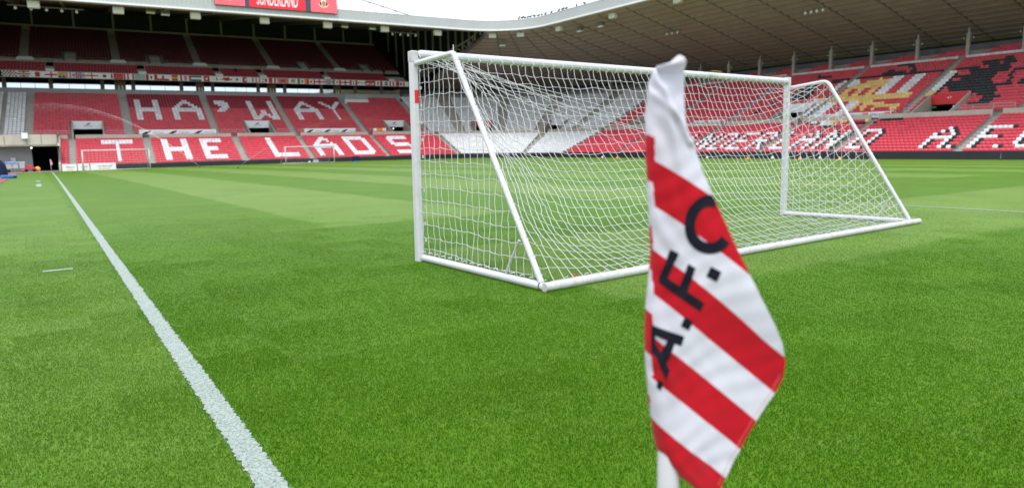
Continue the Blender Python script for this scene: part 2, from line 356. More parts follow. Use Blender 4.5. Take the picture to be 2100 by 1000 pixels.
def strip(name, pts, w, m, lift=0.006, ragged=0.0):
    """a painted line: a ribbon that follows the ground, with ragged edges where it is seen close up"""
    mb = MB(); P = []
    for i in range(len(pts) - 1):
        p, q = np.array(pts[i], float), np.array(pts[i + 1], float); t = 0.0; L_ = np.linalg.norm(q - p); d = (q - p) / L_
        while t < L_ - 1e-6:
            P.append(p + d * t); near = np.hypot(*(p + d * t)); t += (.008 + .003 * near if ragged and near < 16 else 1.5)
    P.append(np.array(pts[-1], float)); L = []
    for i, p in enumerate(P):
        t = P[min(i + 1, len(P) - 1)] - P[max(i - 1, 0)]; t /= np.linalg.norm(t); nn = np.array([-t[1], t[0]])
        j = [RNG.normal(0, ragged) if np.hypot(*p) < 16 else 0 for _ in (0, 1)]
        L.append([(*(p + nn * (k * w / 2 + j_)), gz(*(p + nn * k * w / 2)) + lift) for k, j_ in ((1, j[0]), (-1, j[1]))])
    for i in range(len(L) - 1): mb.quad(L[i][1], L[i + 1][1], L[i + 1][0], L[i][0])
    return tag(mb.build(name, m), kind='structure')
W = 68.0; LW = 0.12
def TLX(y): return 0.64 + 0.009 * y
strip('touchline', [(TLX(GL_Y), GL_Y), (TLX(FAR_Y), FAR_Y)], .112, MT['paint'], ragged=.006); strip('touchline', [(TL_X + W, GL_Y), (TL_X + W, FAR_Y)], LW, MT['paint'])
strip('goal_line', [(TL_X + .07, GL_Y), (TL_X + W - .07, GL_Y)], LW, MT['paint']); strip('goal_line', [(TLX(FAR_Y) + .07, FAR_Y), (TL_X + W - .07, FAR_Y)], LW, MT['paint'])
strip('halfway_line', [(TLX(53.2) + .07, 53.2), (TL_X + W - .07, 53.2)], LW, MT['paint'])
for y0, sg in ((GL_Y, 1), (FAR_Y, -1)):
    strip('penalty_area_line', [(PEN_X, y0 + sg * .07), (PEN_X, y0 + sg * 16.5), (PEN_X + 40.3, y0 + sg * 16.5), (PEN_X + 40.3, y0 + sg * .07)], LW, MT['paint'])
    strip('goal_area_line', [(PEN_X + 11, y0 + sg * .07), (PEN_X + 11, y0 + sg * 5.5), (PEN_X + 29.3, y0 + sg * 5.5), (PEN_X + 29.3, y0 + sg * .07)], LW, MT['paint'])
strip('centre_circle', [(34.7 + 9.15 * math.cos(t), 53.2 + 9.15 * math.sin(t)) for t in np.linspace(0.03, 2 * math.pi + .02, 60)], LW, MT['paint'], 0.010)
strip('corner_arc', [(TLX(1) + math.cos(t), GL_Y + math.sin(t)) for t in np.linspace(0.08, math.pi / 2 - .08, 12)], LW, MT['paint'], 0.010)
strip('corner_distance_mark', [(-.05, 9.70), (.25, 9.70)], 0.10, MT['paint'], ragged=.0014)
strip('technical_area_mark', [(0.03, 40.2), (0.03, 45.0)], 0.22, MT['paint'], 0.010); strip('technical_area_mark', [(0.03, 50.4), (0.03, 53.0)], 0.22, MT['paint'])
strip('technical_area_line', [(-1.6, 40.6), (-0.09, 40.6)], 0.12, MT['paint'])
# running track and apron at the left
mb = MB()
for y in np.arange(-40, 108, 4.0):
    mb.quad((-14, y, gz(-14, y) + .02), (-1.75, y, gz(-1.75, y) + .02), (-1.75, y + 4, gz(-1.75, y + 4) + .02), (-14, y + 4, gz(-14, y + 4) + .02))
tag(mb.build('running_track', MT['track']), kind='structure')
mb = MB()
for s in np.arange(-80, -57.4, 2.0):
    s2 = min(s + 2, -57.3); p = [pt(s, -4.2, .05), pt(s2, -4.2, .05), pt(s2, 12, .05), pt(s, 12, .05)]; mb.quad(*p)
    mb.quad(pt(s, -4.2, -.5), pt(s2, -4.2, -.5), pt(s2, -4.2, .05), pt(s, -4.2, .05))
tag(mb.build('concrete_apron', MT['apron']), kind='structure')

# grass blades: tiles of mown blades, scattered over the part of the pitch where blades can be made out
def blade_tile(nb, seed, size=1.0):
    rg = np.random.default_rng(seed); x = rg.uniform(-size / 2, size / 2, nb); y = rg.uniform(-size / 2, size / 2, nb)
    h = rg.uniform(0.007, 0.016, nb); w = rg.uniform(0.0010, 0.0020, nb); a = rg.uniform(0, 2 * math.pi, nb); ln = rg.uniform(0.1, 0.95, nb) * h
    d = rg.uniform(0, 2 * math.pi, nb); cx, sx = np.cos(a), np.sin(a); lx, ly = np.cos(d) * ln, np.sin(d) * ln
    V = np.zeros((nb, 5, 3))
    for k, (sg, t) in enumerate(((-1, 0), (1, 0), (1, .55), (-1, .55), (0, 1.0))):
        ww = w * (1.0 if t == 0 else 0.8); bend = t ** 1.6
        V[:, k, 0] = x + sg * ww * cx + lx * bend; V[:, k, 1] = y + sg * ww * sx + ly * bend; V[:, k, 2] = h * t * (1 - .15 * t)
    idx = np.arange(nb) * 5
    F4 = np.stack([idx, idx + 1, idx + 2, idx + 3], -1).tolist(); F3 = np.stack([idx + 3, idx + 2, idx + 4], -1).tolist()
    me = bpy.data.meshes.new('blades'); me.from_pydata(V.reshape(-1, 3).tolist(), [], F4 + F3); me.materials.append(MT['blade'])
    at = me.attributes.new('tip', 'FLOAT', 'POINT'); at.data.foreach_set('value', np.tile([0, 0, .55, .55, 1.0], nb))
    return me
tiles = bpy.data.collections.new('blade_tiles')
LOD = (22000, 22000, 22000, 18000, 14500, 11500, 9000, 7000, 5200, 3800, 2700, 1800, 1100, 600)          # blades per square metre: full turf first, then thinner tiles for farther off
for k, nb in enumerate(LOD):
    tiles.objects.link(bpy.data.objects.new('blade_tile_%02d' % k, blade_tile(nb // 4, 30 + k, .5)))
pts, rots, idxs, zsc = [], [], [], []
for ix in range(-20, 44):
    for iy in range(-4, 44):
        px, py = ix * .5, iy * .5; d = math.hypot(px, py)
        if d > 20: continue
        ang = math.degrees(math.atan2(px, py + 3.0))
        if not (-40 < ang < 90): continue
        lod = (d + random.uniform(-1.6, 1.6) - 4.0) / 1.35
        pts.append((px, py, float(gz(px, py)))); rots.append(random.choice((0, 1, 2, 3)) * math.pi / 2); idxs.append(random.randrange(3) if lod < 0 else min(len(LOD) - 1, 3 + int(lod))); zsc.append((1, 1, max(.4, 1 - (d - 4) / 20)))
me = bpy.data.meshes.new('grass_blades'); me.from_pydata(pts, [], [])
at = me.attributes.new('rot', 'FLOAT', 'POINT'); at.data.foreach_set('value', rots)
at = me.attributes.new('pick', 'INT', 'POINT'); at.data.foreach_set('value', idxs)
at = me.attributes.new('zscale', 'FLOAT_VECTOR', 'POINT'); at.data.foreach_set('vector', np.array(zsc).ravel())
go = tag(link('grass_blades', me), 'short mown green grass blades covering the pitch', 'grass', kind='stuff')
ng = bpy.data.node_groups.new('scatter_blades', 'GeometryNodeTree')
ng.interface.new_socket('Geometry', in_out='INPUT', socket_type='NodeSocketGeometry'); ng.interface.new_socket('Geometry', in_out='OUTPUT', socket_type='NodeSocketGeometry')
gi, gout = ng.nodes.new('NodeGroupInput'), ng.nodes.new('NodeGroupOutput')
iop = ng.nodes.new('GeometryNodeInstanceOnPoints'); ci = ng.nodes.new('GeometryNodeCollectionInfo'); ci.inputs['Collection'].default_value = tiles
ci.inputs['Separate Children'].default_value = True; ci.inputs['Reset Children'].default_value = True
ra = ng.nodes.new('GeometryNodeInputNamedAttribute'); ra.data_type = 'FLOAT'; ra.inputs['Name'].default_value = 'rot'
pa = ng.nodes.new('GeometryNodeInputNamedAttribute'); pa.data_type = 'INT'; pa.inputs['Name'].default_value = 'pick'
za = ng.nodes.new('GeometryNodeInputNamedAttribute'); za.data_type = 'FLOAT_VECTOR'; za.inputs['Name'].default_value = 'zscale'; ng.links.new(za.outputs['Attribute'], iop.inputs['Scale'])
cx = ng.nodes.new('ShaderNodeCombineXYZ'); er = ng.nodes.new('FunctionNodeEulerToRotation')
ng.links.new(gi.outputs[0], iop.inputs['Points']); ng.links.new(ci.outputs[0], iop.inputs['Instance']); iop.inputs['Pick Instance'].default_value = True
ng.links.new(pa.outputs['Attribute'], iop.inputs['Instance Index']); ng.links.new(ra.outputs['Attribute'], cx.inputs['Z'])
ng.links.new(cx.outputs[0], er.inputs[0]); ng.links.new(er.outputs[0], iop.inputs['Rotation']); ng.links.new(iop.outputs[0], gout.inputs[0])
go.modifiers.new('scatter', 'NODES').node_group = ng

# ------------------------------------------------------------------ the stands
SL, SR = -76.0, 122.0
LOWG = lambda i: .45 + .79 * i
LOWF = lambda i: .40 + .33 * i
MIDG = lambda i: 10.9 + .765 * i
MIDF = lambda i: 4.80 + .385 * i
U1G = lambda i: 22.7 + .8 * i
U1F = lambda i: 15.85 + .42 * i
U2G = lambda i: 27.6 + .77 * i
U2F = lambda i: 18.45 + .385 * i
PITCHW = .46
LOW = [(-72, -66.3), (-57.15, -56.2), (-55.3, -46.2), (-45.05, -32.75), (-31.6, -21.9), (-20.9, -8.3), (-7.4, 5.5), (6.6, 18.3), (19.3, 28.3), (29.3, 42.2), (43.2, 55.8), (56.8, 68.8), (69.8, 79.1), (80.1, 92.6), (93.6, 105.5), (106.5, 118.5)]
MID = [(-74, -64.9), (-64.35, -61.8), (-60.7, -48.5), (-47.2, -35.3), (-34.1, -22.3), (-21.2, -8.9), (-7.7, 4.0), (5.2, 8.9), (9.9, 13.4), (14.2, 17.4), (18.2, 21.8), (22.7, 27.8), (29, 43), (44, 55.9), (56.9, 68.9), (69.9, 81.8), (82.8, 94.5), (95.5, 107.5), (108.5, 120)]
VOM = [(-55.6, -51.4), (-29.4, -25.1), (-3.05, 1.25), (10.95, 12.85), (18.5, 20.2), (34.3, 38.3), (63.8, 68.2), (83.7, 88.0), (102, 106.2)]
VROWS = 6
U1 = [(-73, -58.75), (-57.45, -45.2), (-43.9, -32.6), (-31.3, -24.8), (-23.5, -12.4), (-11.1, 1.2)]
U2 = [(-74, -62.4), (-61.1, -48.8), (-47.5, -35.4), (-34.1, -21.9), (-20.6, -8.5), (-7.2, 5.3)]
UV = [(-56.1, -54.1), (-42.9, -40.8), (-15.8, -13.8), (-2.6, -0.5)]

stands = {
    'L': thing('grandstand', 'long two-tier red-seated stand behind the far goal line, with flag banner and big screen', 'grandstand', tuple(pt(-30, 0, 0))),
    'C': thing('grandstand', 'curved corner stand with white seats, seen through the goal net', 'grandstand', tuple(pt(15.8, 0, 0))),
    'R': thing('grandstand', 'single-tier stand along the right with lettered red seats under a low brown roof', 'grandstand', tuple(pt(75, 0, 0)))}
def who(s): return 'L' if s < S1 else ('C' if s < S2 else 'R')
SPAN = {'L': (SL, S1), 'C': (S1, S2), 'R': (S2, SR)}
def parts_between(a, b):
    """cuts an s interval at the stand borders"""
    for k, (p, q) in SPAN.items():
        x, y = max(a, p), min(b, q)
        if y - x > .02: yield k, x, y

# --- lettering in seats
F10 = {
 'T': ['XXXXXXXXXX'] * 2 + ['....XX....'] * 8,
 'H': ['XX.....XX'] * 4 + ['XXXXXXXXX'] * 2 + ['XX.....XX'] * 4,
 'E': ['XXXXXXXX'] * 2 + ['XX......'] * 2 + ['XXXXX...'] * 2 + ['XX......'] * 2 + ['XXXXXXXX'] * 2,
 'L': ['XX.......'] * 8 + ['XXXXXXXXX'] * 2,
 'A': ['....XX....', '...XXXX...', '..XX..XX..', '.XX....XX.', 'XXXXXXXXXX', 'XXXXXXXXXX'] + ['XX......XX'] * 4,
 'D': ['XXXXXXXXX.', 'XXXXXXXXXX'] + ['XX......XX'] * 6 + ['XXXXXXXXXX', 'XXXXXXXXX.'],
 'S': ['.XXXXXXXX', 'XXXXXXXXX', 'XX.......', 'XX.......', 'XXXXXXXX.', '.XXXXXXXX', '.......XX', '.......XX', 'XXXXXXXXX', 'XXXXXXXX.'],
 "'": ['XXXX.', 'XXXXX', '.XXXX', '..XXX', '.XXX.', 'XXX..', '.....', '.....', '.....', '.....'],
 'W': ['XX......XX'] * 5 + ['XX..XX..XX', 'XX..XX..XX', 'XX.XXXX.XX', 'XXXX..XXXX', 'XXX....XXX'],
 'Y': ['XX......XX', '.XX....XX.', '..XX..XX..', '...XXXX...'] + ['....XX....'] * 6}
F7 = {'S': ['.XXXX', 'X....', 'X....', '.XXX.', '....X', '....X', 'XXXX.'], 'U': ['X...X'] * 6 + ['.XXX.'], 'N': ['X...X', 'XX..X', 'X.X.X', 'X.X.X', 'X..XX', 'X..XX', 'X...X'],
 'D': ['XXXX.'] + ['X...X'] * 5 + ['XXXX.'], 'E': ['XXXXX', 'X....', 'X....', 'XXXX.', 'X....', 'X....', 'XXXXX'], 'R': ['XXXX.', 'X...X', 'X...X', 'XXXX.', 'X.X..', 'X..X.', 'X...X'],
 'L': ['X....'] * 6 + ['XXXXX'], 'A': ['..X..', '.X.X.', 'X...X', 'XXXXX', 'X...X', 'X...X', 'X...X'], 'F': ['XXXXX', 'X....', 'X....', 'XXXX.', 'X....', 'X....', 'X....'],
 'C': ['.XXXX', 'X....', 'X....', 'X....', 'X....', 'X....', '.XXXX'], '.': ['.'] * 6 + ['X']}
LET_LOW = [('T', -52.1), ('H', -43.8), ('E', -38.1), ('L', -27.6), ('A', -20.15), ('D', -14.1), ('S', -5.5)]
LET_MID = [('H', -46.45), ('A', -40.6), ("'", -33.2), ('W', -27.55), ('A', -19.2), ('Y', -13.8)]
LET_R = [('S', 48.2), ('U', 52.0), ('N', 57.0), ('D', 60.1), ('E', 63.2), ('R', 66.3), ('L', 70.4), ('A', 73.1), ('N', 76.3), ('D', 80.4), ('A', 88.7), ('.', 91.75), ('F', 93.8), ('.', 96.2), ('C', 97.4)]
# club mosaics in the right-hand stand, top row first
MOS = {
 ('m', 56.9): 'RRRRRRRRRRRRRRRRRRRRRRRRRR RRRRRRRRRRRRKRRRRRRRRRRRRR RRRRRRRRRRRRRKKKKKRRRRRRRR RRRRRRRRRRRRRRRRRRRRRRRRRR RRRRRRRRRRRRRRRRRRRRKKKKKK RRRRRRRRRRRRRRKKRRRRRKKKRW RRRRRRRRRRRRRKKKKRRRRRRRWW RRRRRRRRRRRRKKKKKKRRRRRRWW RRRRRRRRRRRKKKKKKKRRRRRRRW RRRRRRRRRRRKKKKKKKKRRRRRRR RRRRRRRRRRRKKKKKKKKRRRRRRR RRRRRRRRRRRRKKKKKKKRRRRRRR RRRRRRRKKRRRRRRRRRRRRRWYYY RRRRRRRKKKRRRRRRRRRRRRWWWW RRRRRRRRRRRRRRRRRRRRRRRWWW RRRRRKRRRRRRRRRRRRRRRRRWWW RRRRRKKRRRRRRRRRRRRRRRRWWW RRRRRRRRRRRRRRRRRRRRRRRWWW RRRRRRRRRRRRRRRRRRRRRRRWWW RRRRRRRRRRRRRRRRRRRRRRRRRR',
 ('m', 69.9): 'RRRRRRRRRKKKKKRRRRRRRRRRR RRRRRRRRRRRRRKKRRRRRRRRRR RRRRRRRRKKRRRRRKRRRRRRRRR RRRRRRRKKKKKKKRKKRRRRRRRR KKKKKKKKKKKKKKKKKKKKKKKKK WWRRRRRRYRRRWWWRRRWWWRRRR WWWRRYYYYYYYWWWRRRWWWRRRR WWWYYYYYYYYYWWWRRRWWWRRRR RYYYYYYYYYYYWWWRRRWWWRRRR RYYRRYYRRYYRWWWRRRWWWRRRR RYYRRYYRRYYRWWWRRRWWWRRRR RYYYRYYRRYYRWWWRRRWWWRRRR YYYYYYYYYYYYYYYYYYYYYYYRR YYYYYYYYYYYYYYYYYYYYYYYRR WWWRRRRWWWYYYYRRRRRRRRRRR WWWRRRRWWWYRYYYYYYRRRRRRR WWWRRRRWWWYRYYRRYYYYYYYRR WWWRRRRWWWYRRYRRYRRRRYYRR WWWRRRRWWWRRRRRRRRRRRRYRR RRRRRRRRRRRRRRRRRRRRRRRRR',
 ('m', 82.8): 'RRRRRRRRRRRRRRRRRRRRRRRRR RRRRRRRRRRRKKRRRRRRRRRRRR RRRRRRKKKKKKKKRRRRRRRRRRR RRRRRRRKKKKRKKKRRRRRRRRRR RKKKKKKRRKKKKKRRRRRRRRRRR WWRRRKKKKKKKKKKRRRRRRRRRR WWKRRRKKKKKKKKKRKKKKRRRRR WWKKKKKKKKKKKRRRKRRRRRRRR WWKRRKKKKKKKKRRRKRRRRRRRR WWKKKKKKKKKKKRRRRKRRRRRRR WWKKKKKKKKKKKKRRRKRRKKKRR WWKRKKKKKKKKKKKKKKKRKKKRR YYKRRKKKKKKKKKKKRRRRRRRRR YYKRRRRRRRRKKKKKKRRRRRRRR RRRRRRRRRRRRRKKKKRRRRRRRR RRRRRRRRRRRRRRRKKKKRRRRRR RRRRRRRRRRRRRRRKKKRRRRRRR RRRRRRRRRRRRRKKKKKRRRRRRR RRRRRRRRRRRRRRRRRRRRRRRRR RRRRRRRRRRRRRRRRRRRRRRRRR',
 ('l', 69.8): 'RKRWWRWWWYYRYYRRRRRY RRRRKKRWWWYRRRRRRKKK RRRRRRRRKKKKKRRRRRRR',
 ('l', 80.1): 'RKKKKKKRRRRRRRRRRRRRRRRRRRR KRRRRRRRRRRRRRRRRRRRRRRRRRR'}
MOS = {k: v.split() for k, v in MOS.items()}

def row_seats(a, b, g):
    """s positions of the seats of one row"""
    ss = np.linspace(a, b, 61); L = np.array([1 + (g / RAD if S1 < s < S2 else 0) for s in (ss[:-1] + ss[1:]) / 2]) * (b - a) / 60
    cum = np.concatenate([[0], np.cumsum(L)]); n = max(1, int(cum[-1] / PITCHW)); pos = (np.arange(n) + .5) * cum[-1] / n
    return np.interp(pos, cum, ss)

seats = {'L': [], 'C': [], 'R': []}        # (s, g, floor, colour)
def add_row(tier, blk, r, G, Fl, colour):
    a, b = blk; sp = row_seats(a, b, G)
    for c, s in enumerate(sp):
        col = colour(s, r, c, len(sp))
        if col: seats[who((a + b) / 2)].append((s, G, Fl, col))
def in_vom(s, r): return r < VROWS and any(a - .25 < s < b + .25 for a, b in VOM)
def stamp(letters, font, rows_top, s, r):
    for ch, s0 in letters:
        bm = font[ch]; c = int(math.floor((s - s0) / PITCHW)); k = rows_top - r
        if 0 <= k < len(bm) and 0 <= c < len(bm[0]) and bm[k][c] == 'X': return True
    return False
def col_low(blk):
    def f(s, r, c, n):
        m = (blk[0] + blk[1]) / 2
        if m < -66: return 'W'
        if 6 < m < 28.5: return 'W'
        if m < 6: return 'W' if stamp(LET_LOW, F10, 10, s, r) else 'R'
        if stamp(LET_R, F7, 7, s, r): return 'W'
        if stamp(LET_R, F7, 7, s - PITCHW, r): return 'K'
        mo = MOS.get(('l', blk[0]))
        if mo and 11 - r < len(mo): return mo[11 - r][min(c, len(mo[0]) - 1)]
        return 'R'
    return f
def col_mid(blk):
    def f(s, r, c, n):
        m = (blk[0] + blk[1]) / 2
        if in_vom(s, r): return None
        if m < -61 or 4.5 < m < 28: return 'W'
        if m < 5:
            if stamp(LET_MID, F10, 16, s, r): return 'W'
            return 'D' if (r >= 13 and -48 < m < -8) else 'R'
        mo = MOS.get(('m', blk[0]))
        if r >= 20: return 'W'
        if mo: return mo[19 - r][min(c, len(mo[0]) - 1)]
        return 'R'
    return f
for blk in LOW:
    for r in range(12):
        add_row('l', blk, r, LOWG(r), LOWF(r), col_low(blk))
for blk in MID:
    nr = 20 if blk[1] < S1 else 21
    for r in range(nr):
        if blk[0] == -7.7 and r > 16:                   # corner of this block is cut away by a raised enclosure
            add_row('m', (-2.6, blk[1]), r, MIDG(r), MIDF(r), col_mid(blk)); continue
        add_row('m', blk, r, MIDG(r), MIDF(r), col_mid(blk))
COLS = [89.2 - 6.5 * k for k in range(10)] + [95.7, 102.2, 108.7, 115.2]          # columns of the right-hand roof
for c in COLS:
    for k in range(3):
        if c + 1.6 + .7 * k < c + 5.9: add_row('m', (c + 1.5 + .7 * k, c + 5.9), 21 + k, MIDG(21 + k) + .4, MIDF(21 + k), lambda s, r, c_, n: 'R')
for blk in U1:
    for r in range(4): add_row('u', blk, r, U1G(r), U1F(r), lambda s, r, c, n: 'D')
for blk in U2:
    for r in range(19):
        add_row('u', blk, r, U2G(r), U2F(r), lambda s, r, c, n: None if (r < 4 and any(a - .3 < s < b + .3 for a, b in UV)) else 'U')  # top-tier seats: the same red with its deep shade painted in

# --- seat shape: backrest shell and tipped-up pan; local x along the row, y to the back, z up
SV = [(-.222, .10, .41), (-.11, .135, .405), (.11, .135, .405), (.222, .10, .41), (-.222, .14, .715), (-.11, .175, .75), (.11, .175, .75), (.222, .14, .715),
      (-.215, .18, .715), (-.11, .215, .75), (.11, .215, .75), (.215, .18, .715), (-.215, .15, .41), (.215, .15, .41),
      (-.215, .06, .41), (0, .02, .40), (.215, .06, .41), (-.215, .04, .55), (0, .0, .56), (.215, .04, .55), (-.19, .125, .66), (0, .11, .675), (.19, .125, .66)]
SF = [(0, 1, 5, 4), (1, 2, 6, 5), (2, 3, 7, 6), (4, 5, 9, 8), (5, 6, 10, 9), (6, 7, 11, 10), (8, 9, 10, 11), (12, 8, 11, 13), (0, 4, 8, 12), (3, 13, 11, 7),
      (14, 15, 18, 17), (15, 16, 19, 18), (17, 18, 21, 20), (18, 19, 22, 21)]
SV_, SF_ = np.array(SV), np.array(SF)
CM = ['R', 'W', 'K', 'Y', 'D', 'U']; CMAT = [MT['red'], MT['white'], MT['black'], MT['yellow'], MT['dred'], MT['shaded_red']]
seat_mesh = {}
for k, c in enumerate(CM):
    me = bpy.data.meshes.new('seat'); me.from_pydata(SV, [], SF); me.materials.append(CMAT[k])
    t = me.attributes.new('tone', 'FLOAT', 'FACE'); t.data.foreach_set('value', [0.5] * len(SF)); seat_mesh[c] = me
_C = np.array([0, 0, EYE])
for key, lst in seats.items():
    S = np.array([(a, b, c) for a, b, c, _ in lst]); cl = [d for *_, d in lst]
    P = np.array([pt(a, b, c) for a, b, c in S]); T = np.array([tang(a) for a in S[:, 0]]); N = np.array([nrm(a) for a in S[:, 0]])
    d = P - _C; dep = d @ _f; X = d @ r2 / dep * 1400; Y = d @ u2 / dep * 1400
    vis = (np.abs(X) < 1040) & (Y < 480) & (S[:, 1] < 27)
    order = np.argsort(np.where(vis, dep, 1e6)); single = set(order[:300].tolist())
    for i in sorted(single):
        o = bpy.data.objects.new('seat', seat_mesh[cl[i]]); COL.objects.link(o); o.parent = stands[key]
        o.matrix_parent_inverse = Matrix.Translation(-Vector(stands[key].location))
        o.location = P[i]; o.rotation_euler = (0, 0, math.atan2(T[i][1], T[i][0]))
    rest = [i for i in range(len(lst)) if i not in single]; Pr, Tr, Nr = P[rest], T[rest], N[rest]; k = len(rest)
    jit = RNG.normal(0, .006, (k, 1)); lean = 1 + RNG.normal(0, .02, (k, 1))
    V = np.zeros((k, len(SV), 3)); V[:, :, :2] = Pr[:, None, :2] + SV_[None, :, 0, None] * Tr[:, None] + (SV_[None, :, 1, None] * lean[:, :, None] + jit[:, :, None]) * Nr[:, None]
    V[:, :, 2] = Pr[:, None, 2] + SV_[None, :, 2]
    Fc = (np.arange(k)[:, None, None] * len(SV) + SF_[None]).reshape(-1, 4)
    me = bpy.data.meshes.new('seat_rows'); me.from_pydata(V.reshape(-1, 3).tolist(), [], Fc.tolist())
    for mt in CMAT: me.materials.append(mt)
    me.polygons.foreach_set('material_index', np.repeat([CM.index(cl[i]) for i in rest], len(SF)).tolist())
    tn = np.clip(RNG.normal(.5, .22, k), 0, 1); t = me.attributes.new('tone', 'FLOAT', 'FACE'); t.data.foreach_set('value', np.repeat(tn, len(SF)))
    tag(link('seat_rows', me, stands[key]), kind='stuff')

# --- stepped concrete terraces
def terrace(a, b, G, Fl, rows, tread, first_rise, cuts=()):
    for k, x, y in parts_between(a, b):
        mb = MB()
        for r in range(rows):
            iv = [(x, y)]
            if r < VROWS:
                for c0, c1 in cuts:
                    iv = [q for p in iv for q in ((p[0], min(p[1], c0)), (max(p[0], c1), p[1])) if q[1] - q[0] > .01]
            g0 = G(r) - .42; g1 = G(r + 1) - .42; rise = (Fl(r) - Fl(r - 1)) if r else first_rise
            for p, q in iv: sweep(mb, p, q, [(g0, Fl(r) - rise), (g0, Fl(r)), (g1, Fl(r))], closed=False)
        mb.build('terrace', MT['conc'], stands[k])
terrace(-57.3, SR, LOWG, LOWF, 12, .79, .35); terrace(-76, -66.1, LOWG, LOWF, 12, .79, .35)
terrace(SL, S1, MIDG, MIDF, 20, .765, .6, VOM); terrace(S1, SR, MIDG, MIDF, 25, .765, .6, VOM)
terrace(SL, 5.6, U1G, U1F, 4, .8, .3); terrace(SL, 5.6, U2G, U2F, 19, .77, .4)

# --- steps in the gangways
def gangway(a, b, G, Fl, rows, tread, m='step'):
    s = (a + b) / 2; mb = MB()
    for r in range(rows):
        sweep(mb, a + .02, b - .02, [(G(r) - .42 - tread * .36, Fl(r) - (Fl(1) - Fl(0))), (G(r) - .42 - tread * .36, Fl(r) - (Fl(1) - Fl(0)) / 2), (G(r) - .40, Fl(r) - (Fl(1) - Fl(0)) / 2), (G(r) - .40, Fl(r) - (Fl(1) - Fl(0)))], step=2)
        sweep(mb, a + .02, b - .02, [(G(r) - .40, Fl(r) + .006), (G(r) + .1, Fl(r) + .006)], closed=False, step=2)
    mb.build('gangway_steps', MT[m], stands[who(s)])
for L_, G, Fl, rows, td in ((LOW[1:], LOWG, LOWF, 12, .79), (MID, MIDG, MIDF, 20, .765), (U1, U1G, U1F, 4, .8), (U2, U2G, U2F, 19, .77)):
    for p, q in zip(L_[:-1], L_[1:]): gangway(p[1], q[0], G, Fl, rows, td, 'steel' if rows == 19 else 'step')  # top-tier steps take the darker grey as painted shade; they are concrete

# --- low wall with black boards along the pitch
for k, x, y in list(parts_between(-57.3, SR)):
    mb = MB(); sweep(mb, x, y, [(-.02, -.4), (-.02, .62), (.14, .62), (.14, -.4)]); mb.build('front_wall', MT['conc'], stands[k])
    mb = MB(); h = .74 if k != 'R' else .84
    sweep(mb, x + (.03 if x > -57 else 6.4 + .0), y - .03, [(-.32, -.3), (-.30, h), (-.24, h), (-.22, -.3)]); mb.build('pitchside_board', MT['board'], stands[k])

# --- parapet between lower and upper rows, gaps at the gangways
gaps = [((p[1] + q[0]) / 2) for p, q in zip(LOW[1:-1], LOW[2:])]
edges = [-56.9] + gaps + [SR]
for i in range(len(edges) - 1):
    a = edges[i] + (.5 if i else -.3); b = edges[i + 1] - .5
    for k, x, y in parts_between(a, b):
        mb = MB(); sweep(mb, x, y, [(9.72, 3.9), (9.72, 5.32), (9.92, 5.32), (9.92, 3.9)]); mb.build('parapet', MT['parapet'], stands[k])
for k, x, y in parts_between(SL, SR):
    mb = MB(); sweep(mb, x, y, [(9.3, 4.02), (9.92, 4.55), (10.6, 4.72)], closed=False); mb.build('walkway', MT['conc'], stands[k])

# --- vomitories: side walls, header sign, dark passage with a lamp
def text_mesh(txt, size, bold=0.0):
    cu = bpy.data.curves.new('t', 'FONT'); cu.body = txt; cu.size = size; cu.offset = bold; cu.resolution_u = 3; cu.fill_mode = 'BOTH' if False else 'FRONT'
    ob = bpy.data.objects.new('t', cu); COL.objects.link(ob); dg = bpy.context.evaluated_depsgraph_get(); dg.update()
    me = bpy.data.meshes.new_from_object(ob.evaluated_get(dg)); bpy.data.objects.remove(ob); bpy.data.curves.remove(cu)
    return me
def text_on(txt, s0, g, h0, width, height, m, parent, name='lettering', gap=.012):
    """flat lettering on a surface that follows the stand, spanning width x height metres from s0,h0"""
    me = text_mesh(txt, 1.0); co = np.zeros(len(me.vertices) * 3); me.vertices.foreach_get('co', co); co = co.reshape(-1, 3)
    mn, mx_ = co.min(0), co.max(0); out = []
    for p in co:
        fx = (p[0] - mn[0]) / (mx_[0] - mn[0]) * width; fy = (p[1] - mn[1]) / (mx_[1] - mn[1]) * height
        out.append(pt(s0 + fx, g - gap, h0 + fy))
    me.vertices.foreach_set('co', np.array(out).ravel()); me.update(); me.materials.clear(); me.materials.append(m); me.name = name
    return link(name, me, parent)
def panel(mb, s0, s1, g, h0, h1, m=0, th=.05, lean=0.0):
    sweep(mb, s0, s1, [(g, h0), (g + lean, h1), (g + lean + th, h1), (g + th, h0)], m)
def swoosh(s0, h0, w, parent, g=10.52):
    mb = MB(); pts = [(0, 0), (.55, 0), (1.0, .75), (.98, .95), (.55, .72)]
    mb.poly([pt(s0 + x * w, g - .012, h0 + y * w * .42) for x, y in pts], 0)
    mb.poly([pt(s0 + x * w, g - .016, h0 + y * w * .42) for x, y in ((.86, .30), (1.0, .75), (.98, .95))], 1)
    mb.build('brewer_mark', [MT['ink'], MT['redink']], parent)
